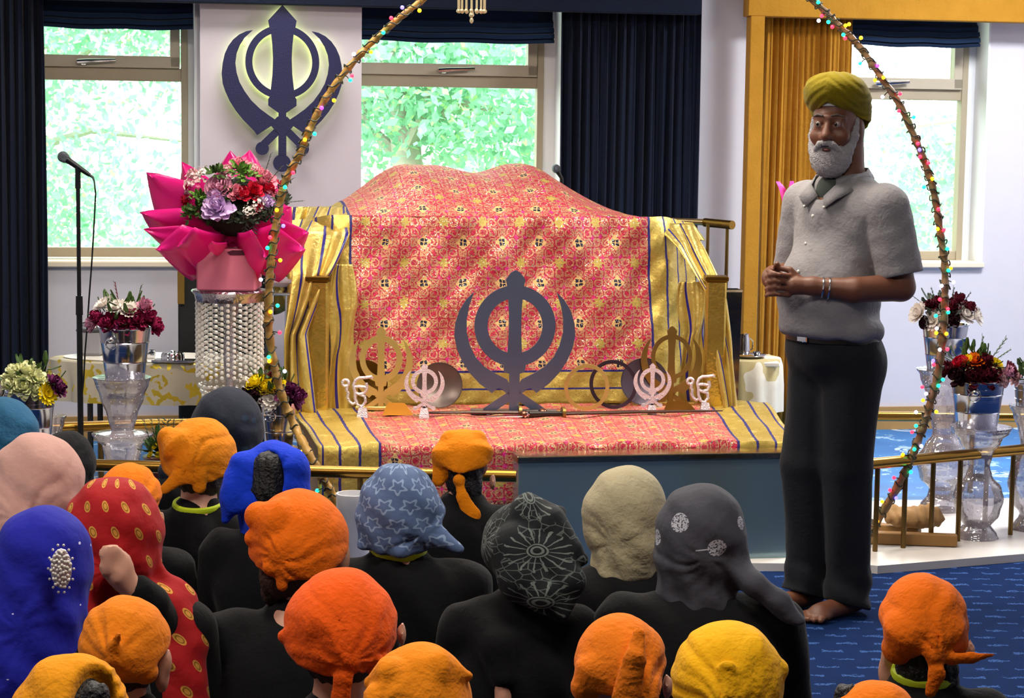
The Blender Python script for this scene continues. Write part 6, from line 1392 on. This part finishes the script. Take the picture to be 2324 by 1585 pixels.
    F.torus((0, -0.008, zs+0.012), 0.056*kk, 0.015, (0, -0.25, 1), 0.02); F.cone((0, 0.02, zs+0.10), (0, 0.016, zs+0.02), 0.040*kk, 0.034*kk, 0.004, op='s'); F.cut((0, 0, -1), -0.05, 0.01); F.build('jacket', coat or m_blazer, t)
    F = Field((-0.42*kk, -0.22, 0.0), (0.42*kk, 0.34, 0.27), 0.011)
    for s in (-1, 1): F.chain([(0.08*s*kk, -0.03, 0.12), (0.165*s*kk, 0.14, 0.13), (0.02*s, 0.17, 0.065)], [0.09, 0.070, 0.056], 0.03)
    F.cut((0, 0, -1), -0.006, 0.004); F.build('trousers', m_trs, t)
    # head cloth
    cut_face = True
    lo = [-hw*1.6, -hw*1.9, hz-0.2]; hi = [hw*1.6, hw*1.6, ztop+0.04]
    allx = [o(*p[:3]) for e in extras for p in e]
    for p in allx:
        for i in range(3): lo[i] = min(lo[i], p[i]-0.07); hi[i] = max(hi[i], p[i]+0.07)
    F = Field(lo, hi, 0.0045)
    F.ell((0, 0, hz), (hw, hw*1.12, hw*hr), 0)
    K = o(*knot) if knot else Vector((0, -hw*1.0, hz-hw*0.8))
    def wrink(amp, fr):
        Kx, Kz = K.x, K.z
        ph = [rng.uniform(0, 6.28) for _ in range(8)]
        def f(X, Y, Z):
            a = np.arctan2(X-Kx, Z-Kz); r_ = np.sqrt((X-Kx)**2+(Z-Kz)**2+0*Y); w = np.clip(1.0-r_/(hw*2.1), 0.05, 1)*np.clip(r_/0.03, 0, 1)
            a2 = a+0.22*np.sin(r_*26+ph[0])+0.1*np.sin(Z*50+X*30+ph[1])
            rd = lambda q: 1-2*np.abs(np.sin(q))**0.7
            m1 = 0.5+0.5*np.sin(a2*2.1+ph[2]); m2 = 0.5+0.5*np.sin(a2*3.3+ph[3]+r_*12)
            rad = w*(rd(a2*fr*0.28+ph[4])*m1*0.9+rd(a2*fr*0.47+ph[5])*m2*0.6+0.25*np.sin(a2*fr+ph[6]))
            soft = 0.5*np.sin(X*38+Z*21+ph[7]+1.2*np.sin(Z*30))*np.sin(Z*27-X*15+Y*20+ph[1])+0.22*rd(X*40-Z*52+Y*25+ph[3])*np.sin(X*14+Z*17+ph[2])
            return amp*(rad+0.7*soft)
        return f
    if style == 'bandana':
        F.cone((0, -hw*0.45, hz-hw*0.35), K+Vector((0, 0.015, 0.01)), hw*0.62, 0.018, 0.05)
        F.disp(wrink(0.0042*wr, 15))
        F.cut((0, 0.42, -1), -(hz-hw*0.55)+cutz, 0.008)
        F.ell(K, (0.018, 0.016, 0.017), 0.012)
        for e in extras:
            P_ = [o(*p[:3]) for p in e]; rr = [p[3]*k for p in e]
            F.chain(P_, rr, 0.008, flat=(e[0][4] if len(e[0]) > 4 else (0.2, 1, 0.1), 2.2) if e[0][3] < 40 else None)
    else:
        F.cone((0, -hw*0.1, hz-hw*0.3), (0, -0.025, hz-hw*1.75), hw*0.93, hw*0.9, 0.04)
        for e in extras:
            P_ = [o(*p[:3]) for p in e]; F.chain(P_, [p[3]*k for p in e], 0.03)
        F.disp(wrink(0.0035*wr, 13)); F.disp(lambda X, Y, Z: 0.0035*wr*np.sin(np.arctan2(X, -Y)*11+Z*34+seed)*np.clip((hz-Z)/0.1, 0.1, 1)+0.002*wr*np.sin(Z*75+X*50))
        F.ell((0, hw*1.15, hz-hw*0.25), (hw*0.62, hw*0.5, hw*0.85), 0.01, op='s')
        if cutz: F.cut((0, 0.2, -1), -cutz, 0.02)
    if style == 'open':
        c = o(*knot); F.ell(c, (hw*0.42, 0.09, hw*0.8), 0.012, op='s')
    o_scarf = F.build('headscarf' if style != 'bandana' else 'bandana', S_[scarf], t, uvfn=(uvback if scarf == 'paisley' else uvcyl)(H, hw), smooth_it=1)
    if hair:
        hm, parts = hair; F = Field((-hw*1.6-0.02, -hw*2, hz-0.24), (hw*1.6+0.02, hw*1.2, ztop), 0.006)
        F.ell((0, -0.004, hz-0.012), (0.080*hs, 0.093*hs, 0.104*hs), 0); F.ell((0, 0.085*hs, hz-0.03), (0.075, 0.05, 0.11), 0.01, op='s')
        for e in parts: F.chain([o(*p[:3]) for p in e], [p[3]*k for p in e], 0.015)
        F.disp(lambda X, Y, Z: 0.002*np.sin(X*260+Z*60)+0.002*np.sin((X-Y)*170+Z*100)); F.build('hair', hm, t)
    if lime:
        mb = MB(); mb.tube([(0.064*kk*math.cos(a), -0.016+0.066*kk*math.sin(a), zs+0.034+0.010*math.sin(a)) for a in np.linspace(PI*0.85, PI*2.15, 18)], 0.0085, 8, flat=1.3); lbuild(mb, 'lime_collar', m_lime, t)
    return t, o, H, k
K_ = m_hairk; B_ = m_hairb
sitter(8, 903, 150, 0.74, 'shawl', 'teal', 'person in a teal blue headscarf at the far left edge before the cream carnations', extras=[[(20, 985, -.03, 60), (-10, 1060, -.05, 80)]], adult=True, seed=1)
sitter(152, 978, 120, 0.70, 'shawl', 'black', 'person in a plain black headscarf mostly hidden behind the blush pink headscarf', extras=[], adult=True, seed=2, knot=(150, 1080, -.08))
sitter(92, 985, 188, 0.84, 'shawl', 'pink', 'person in a blush pink headscarf with tiny gold sequins at the left', extras=[[(70, 1080, -.03, 86), (30, 1180, -.05, 110)], [(100, 1130, -.03, 80), (60, 1210, -.05, 105)]], knot=(50, 1170, -.1), adult=True, seed=3)
sitter(516, 878, 160, 0.74, 'shawl', 'navy', 'person in a dark navy headscarf behind the knotted golden orange bandana', adult=True, seed=4, wr=0.6, extras=[[(470, 1010, -.02, 60), (395, 1075, -.02, 36)]])
#sitter(395, 1020, 70, 0.62, 'shawl', 'black', 'small dark-haired person half hidden beside the first orange bandana, left of it', seed=5, wr=0.4, shoulders=0.8)
sitter(452, 948, 172, 0.76, 'bandana', 'oA', 'person in a golden orange bandana with a big knot and flap, lime collar under it', knot=(432, 1058, -.10), lime=True, hair=(B_, [[(470, 1060, -.03, 30), (470, 1095, -.02, 34)]]),
       extras=[[(432, 1058, -.1, 14), (405, 1085, -.11, 18), (372, 1112, -.11, 12)], [(440, 1055, -.1, 15), (450, 1080, -.11, 19), (452, 1105, -.11, 17)], [(402, 1010, -.06, 45), (382, 992, -.05, 24)], [(390, 1040, -.06, 30), (375, 1000, -.05, 20)]], ears=[(532, 1050, 0.03)], seed=6, shoulders=1.12)
sitter(292, 1052, 150, 0.67, 'bandana', 'oB', 'person in a bright orange bandana peeking out behind the red and gold scarf', knot=(300, 1160, -.08), ears=[(366, 1180, .0)], seed=7)
def raised_hand(F, o):
    W = o(300, 1338, -.155); F.chain([o(340, 1362, -.14), W, o(272, 1305, -.165)], [0.027, 0.026, 0.032], 0.02); F.ell(o(274, 1286, -.165), (0.029, 0.024, 0.036), 0.012)
    for j, (x, y) in enumerate(((240, 1258), (244, 1272), (240, 1286), (244, 1300))):
        F.chain([o(x+26, y-6, -.175), o(x+6, y-12, -.19), o(x-8, y+2, -.188), o(x, y+10, -.175)], [0.0105, 0.0095, 0.009, 0.008], 0.004)
    F.chain([o(282, 1268, -.165), o(262, 1245, -.18), o(234, 1246, -.185)], [0.012, 0.0105, 0.009], 0.005)
sitter(262, 1086, 212, 0.78, 'shawl', 'paisley', 'person in a red headscarf with gold paisley motifs, raising one hand to hold its edge', knot=(250, 1290, -.1), adult=True, seed=8,
       extras=[[(250, 1190, -.03, 100), (255, 1270, -.04, 92)], [(300, 1300, .0, 50), (380, 1390, -.03, 66), (430, 1410, -.04, 40)], [(380, 1390, -.04, 66), (405, 1480, -.08, 62), (415, 1590, -.10, 62)], [(215, 1230, -.08, 30), (208, 1330, -.13, 26), (196, 1440, -.15, 24), (190, 1560, -.15, 24)]], hand=raised_hand, blazer_extra=[[(370, 1420, -.08, 0.05), (345, 1372, -.13, 0.042), (312, 1345, -.15, 0.036)]])
t, o, H, k = sitter(98, 1155, 212, 0.80, 'shawl', 'royal', 'person in a royal blue headscarf with white dots and a large pearl brooch', knot=(60, 1420, -.12), adult=True, seed=9, wr=0.7,
       extras=[[(95, 1260, -.03, 104), (90, 1400, -.06, 92), (80, 1560, -.08, 105)], [(60, 1350, -.05, 90), (20, 1560, -.08, 110)]])
rng = random.Random(4); m_pearl = mat('pearl', '#e8e4dc', 0.2, 0.2); c = o(138, 1292, -.145); br = thing('brooch', c+Vector(t.location), 'large oval pearl and crystal brooch pinned on the royal blue headscarf', 'brooch')
mb = MB(); c = c+Vector(t.location)
for k_ in range(46):
    a = k_*2.4; r_ = math.sqrt(k_/46); mb.sphere(c+Vector((r_*0.021*math.cos(a), -0.004*(1-r_), r_*0.040*math.sin(a))), 0.0042, 6, 5)
for k_ in range(14): a = 2*PI*k_/14; mb.sphere(c+Vector((0.026*math.cos(a), 0.002, 0.050*math.sin(a))), 0.003, 6, 4)
mb.build('pearls', m_pearl, br); mb = MB(); mb.sphere(c+Vector((0, 0.004, 0)), (0.022, 0.008, 0.042), 14, 10); mb.build('setting', m_silver, br)
sitter(283, 1355, 208, 0.70, 'bandana', 'oC', 'person in an orange bandana with a folded slit, seated beside the red scarf', knot=(262, 1500, -.10), ears=[(380, 1500, .0), (368, 1530, .01, (0.014, 0.03, 0.04))], seed=10, extras=[[(262, 1490, -.1, 16), (258, 1470, -.11, 14), (270, 1440, -.115, 8)], [(290, 1500, -.06, 60), (330, 1525, -.05, 30)]], hair=(B_, []), wr=1.2)
t, o, H, k = sitter(160, 1485, 262, 0.70, 'open', 'oD', 'person in a golden yellow-orange scarf with dark hair in its opening, bottom left corner', knot=(215, 1590, -.09), hair=(K_, [[(215, 1580, -.10, 34), (215, 1660, -.09, 40)]]), seed=11)
sitter(620, 1002, 160, 0.74, 'open', 'bright', 'person in a bright blue scarf whose dark hair shows through its back opening', knot=(610, 1090, -.09), hair=(K_, [[(608, 1060, -.06, 36), (605, 1110, -.06, 44), (600, 1180, -.04, 46)]]), seed=12, extras=[[(550, 1060, -.04, 34), (528, 1120, -.07, 28), (512, 1180, -.08, 12)], [(660, 1060, -.03, 40), (672, 1110, -.03, 26)], [(530, 1140, -.08, 16), (570, 1145, -.09, 12)]], adult=False)
sitter(678, 1112, 232, 0.745, 'bandana', 'oE', 'person in a loose orange bandana over brown hair, seated left of the star-patterned scarf', knot=(632, 1262, -.11), hair=(B_, [[(660, 1265, -.05, 66), (640, 1310, -.04, 52), (620, 1345, -.03, 30)], [(690, 1270, -.05, 66), (690, 1330, -.03, 46)]]), ears=[(770, 1250, .02), (776, 1265, .05, (0.02, 0.04, 0.05))],
       extras=[[(632, 1262, -.11, 14), (612, 1290, -.12, 18)], [(632, 1262, -.11, 12), (640, 1300, -.12, 16), (640, 1330, -.12, 14)], [(625, 1185, -.06, 60), (588, 1172, -.05, 34)], [(612, 1215, -.06, 48), (576, 1222, -.05, 22)], [(700, 1230, -.04, 60), (740, 1250, -.03, 26)]], seed=13, shoulders=1.05, cutz=-0.01)
sitter(775, 1293, 262, 0.74, 'bandana', 'oF', 'person in a deep red-orange bandana tied in a large knot, nearest the bottom centre-left', knot=(792, 1505, -.12), ears=[(912, 1440, .01)],
       extras=[[(792, 1505, -.12, 18), (778, 1545, -.13, 22), (772, 1595, -.13, 24)], [(720, 1430, -.06, 60), (645, 1445, -.04, 16)], [(800, 1480, -.1, 30), (850, 1510, -.08, 26), (880, 1500, -.07, 14)]], hair=(B_, []), seed=14, wr=1.5)
sitter(953, 1463, 248, 0.69, 'bandana', 'oG', 'person in a smooth golden orange bandana at the bottom centre, cut off by the frame', knot=(850, 1600, -.10), extras=[[(1000, 1530, -.03, 60), (1062, 1535, -.02, 12)], [(880, 1540, -.05, 50), (838, 1550, -.04, 14)]], seed=15, wr=0.7)
sitter(908, 1052, 188, 0.77, 'shawl', 'star', 'person in a blue headscarf with pale stars and a lime collar, seated in the centre', knot=(960, 1210, -.09), lime=True, extras=[[(860, 1210, -.04, 44), (832, 1248, -.05, 16)], [(950, 1200, -.04, 46), (1000, 1225, -.06, 22), (1040, 1252, -.07, 14)]], seed=16, shoulders=1.15, wr=1.3, cutz=0.560, drop=-0.02)
sitter(1053, 975, 128, 0.76, 'bandana', 'oH', 'person in a bright orange flat-topped bandana with one long tail, before the platform', knot=(1042, 1090, -.08), ears=[(1118, 1095, .0)], hair=(K_, [[(1055, 1100, -.02, 40), (1058, 1130, -.02, 34)]]),
       extras=[[(1042, 1095, -.08, 9), (1050, 1130, -.09, 15), (1070, 1170, -.09, 22), (1076, 1182, -.09, 17)], [(1020, 1030, -.02, 42), (1024, 1003, -.01, 27)], [(1080, 1020, -.02, 42), (1082, 1000, -.01, 24)], [(1010, 1060, -.03, 32), (995, 1090, -.03, 16)]], seed=17, hr=1.05, wr=0.6)
def lean_wrist(F, o):
    pass
sitter(1182, 1142, 182, 0.75, 'bandana', 'dark', 'person in a black bandana with grey swirl and star print hanging low over the back', knot=(1235, 1290, -.12),
       extras=[[(1180, 1250, -.07, 70), (1190, 1310, -.10, 62), (1235, 1350, -.13, 44), (1272, 1400, -.14, 14)], [(1240, 1200, -.05, 55), (1290, 1250, -.08, 34), (1320, 1270, -.09, 16)], [(1210, 1175, -.03, 60), (1268, 1165, -.02, 18)], [(1240, 1260, -.08, 56), (1290, 1320, -.12, 40), (1280, 1390, -.14, 16)]], seed=18, wr=1.2, cutz=0.02, hair=(K_, []),
       body_extra=[[(1142, 1520, -.14, 0.022), (1142, 1600, -.15, 0.020), (1140, 1680, -.16, 0.028)]], blazer_extra=[[(1090, 1400, -.05, 0.05), (1130, 1470, -.12, 0.045), (1142, 1535, -.14, 0.032)]])
sitter(1424, 1060, 176, 0.79, 'shawl', 'cream', 'person in a plain cream headscarf in front of the mirrored step', knot=(1390, 1230, -.08), adult=True, extras=[[(1420, 1150, -.03, 84), (1440, 1240, -.05, 66)], [(1370, 1170, -.02, 50), (1360, 1215, -.03, 30)]], seed=31, wr=0.7, cutz=0.53)
sitter(1594, 1102, 190, 0.80, 'shawl', 'grey', 'person in a dark grey headscarf with silver motifs, one end trailing over the shoulder', knot=(1600, 1260, -.09), adult=True, hair=(B_, [[(1590, 1290, -.05, 52), (1585, 1330, -.05, 46)]]),
       extras=[[(1590, 1200, -.02, 94), (1580, 1260, -.02, 90)], [(1535, 1290, -.03, 34), (1515, 1350, -.04, 22)], [(1655, 1275, -.04, 36), (1715, 1325, -.10, 26), (1770, 1365, -.11, 26), (1806, 1420, -.11, 22), (1822, 1500, -.10, 14)]], seed=20, shoulders=1.2, wr=0.9, cutz=0.52)
sitter(1408, 1398, 214, 0.73, 'bandana', 'oI', 'person in an orange bandana with a long central pleat, bottom right of centre', knot=(1468, 1590, -.10), ears=[(1515, 1560, .0)], seed=21, wr=1.5, extras=[[(1450, 1440, -.085, 16), (1440, 1500, -.105, 26), (1420, 1590, -.11, 34)], [(1350, 1530, -.05, 50), (1330, 1560, -.05, 36)]])
sitter(1655, 1412, 262, 0.66, 'bandana', 'oJ', 'person in a bright yellow bandana at the bottom beside the pleated orange one', knot=(1640, 1610, -.12), seed=22, wr=1.2, extras=[[(1650, 1520, -.11, 22), (1650, 1610, -.12, 26)], [(1700, 1500, -.03, 70), (1765, 1520, -.02, 26)]])
sitter(2098, 1306, 204, 0.72, 'bandana', 'oK', 'person in an orange bandana on the right, its tail sticking out sideways, lime collar below', knot=(2122, 1492, -.10), lime=True, hair=(K_, [[(2090, 1520, -.03, 56), (2095, 1545, -.03, 50)], [(2130, 1520, -.03, 46), (2135, 1550, -.02, 40)]]), ears=[(2202, 1480, .01), (2010, 1490, .02), (2015, 1525, .04, (0.02, 0.03, 0.04))],
       extras=[[(2122, 1492, -.1, 14), (2160, 1496, -.1, 15), (2205, 1494, -.1, 14), (2255, 1486, -.1, 5)], [(2122, 1495, -.1, 14), (2126, 1530, -.11, 20), (2112, 1572, -.11, 14)], [(2060, 1440, -.05, 64), (2040, 1470, -.04, 40)], [(2140, 1440, -.05, 60), (2160, 1460, -.04, 38)]], seed=23, wr=1.4)
sitter(1992, 1548, 214, 0.66, 'bandana', 'oL', 'person in an orange bandana just entering the bottom edge at the right', knot=(1990, 1700, -.10), seed=24, hair=(K_, [[(1920, 1580, .02, 30), (1910, 1600, .02, 24)]]))

# ---- repeats share a group
GR = {'person': 'people seated on the floor', 'silver_bucket': 'silver flower buckets', 'crystal_pedestal': 'crystal pedestals', 'flower_arrangement': 'flower arrangements', 'roman_blind': 'navy roman blinds', 'curtain': 'floor-length curtains', 'brass_railing': 'brass railings', 'khanda_standing_emblem': 'standing metal khandas', 'ek_onkar_emblem': 'silver ek onkar signs', 'gold_drape': 'gold cloth drapes', 'round_plate': 'leaning round plates', 'steel_ring': 'standing rings', 'sword': 'swords laid along the platform', 'string_lights': 'coloured string lights', 'tree': 'trees outside the windows', 'brass_stand': 'copper wedge stands', 'leaf_sprays': 'leaf sprays', 'side_table': 'side tables', 'metal_dish': 'small metal dishes', 'microphone': 'microphones'}
for o in list(COL.objects):
    if o.parent is None and 'category' in o:
        b_ = o.name.split('.')[0]
        if b_ in GR and o is not man: o['group'] = GR[b_]
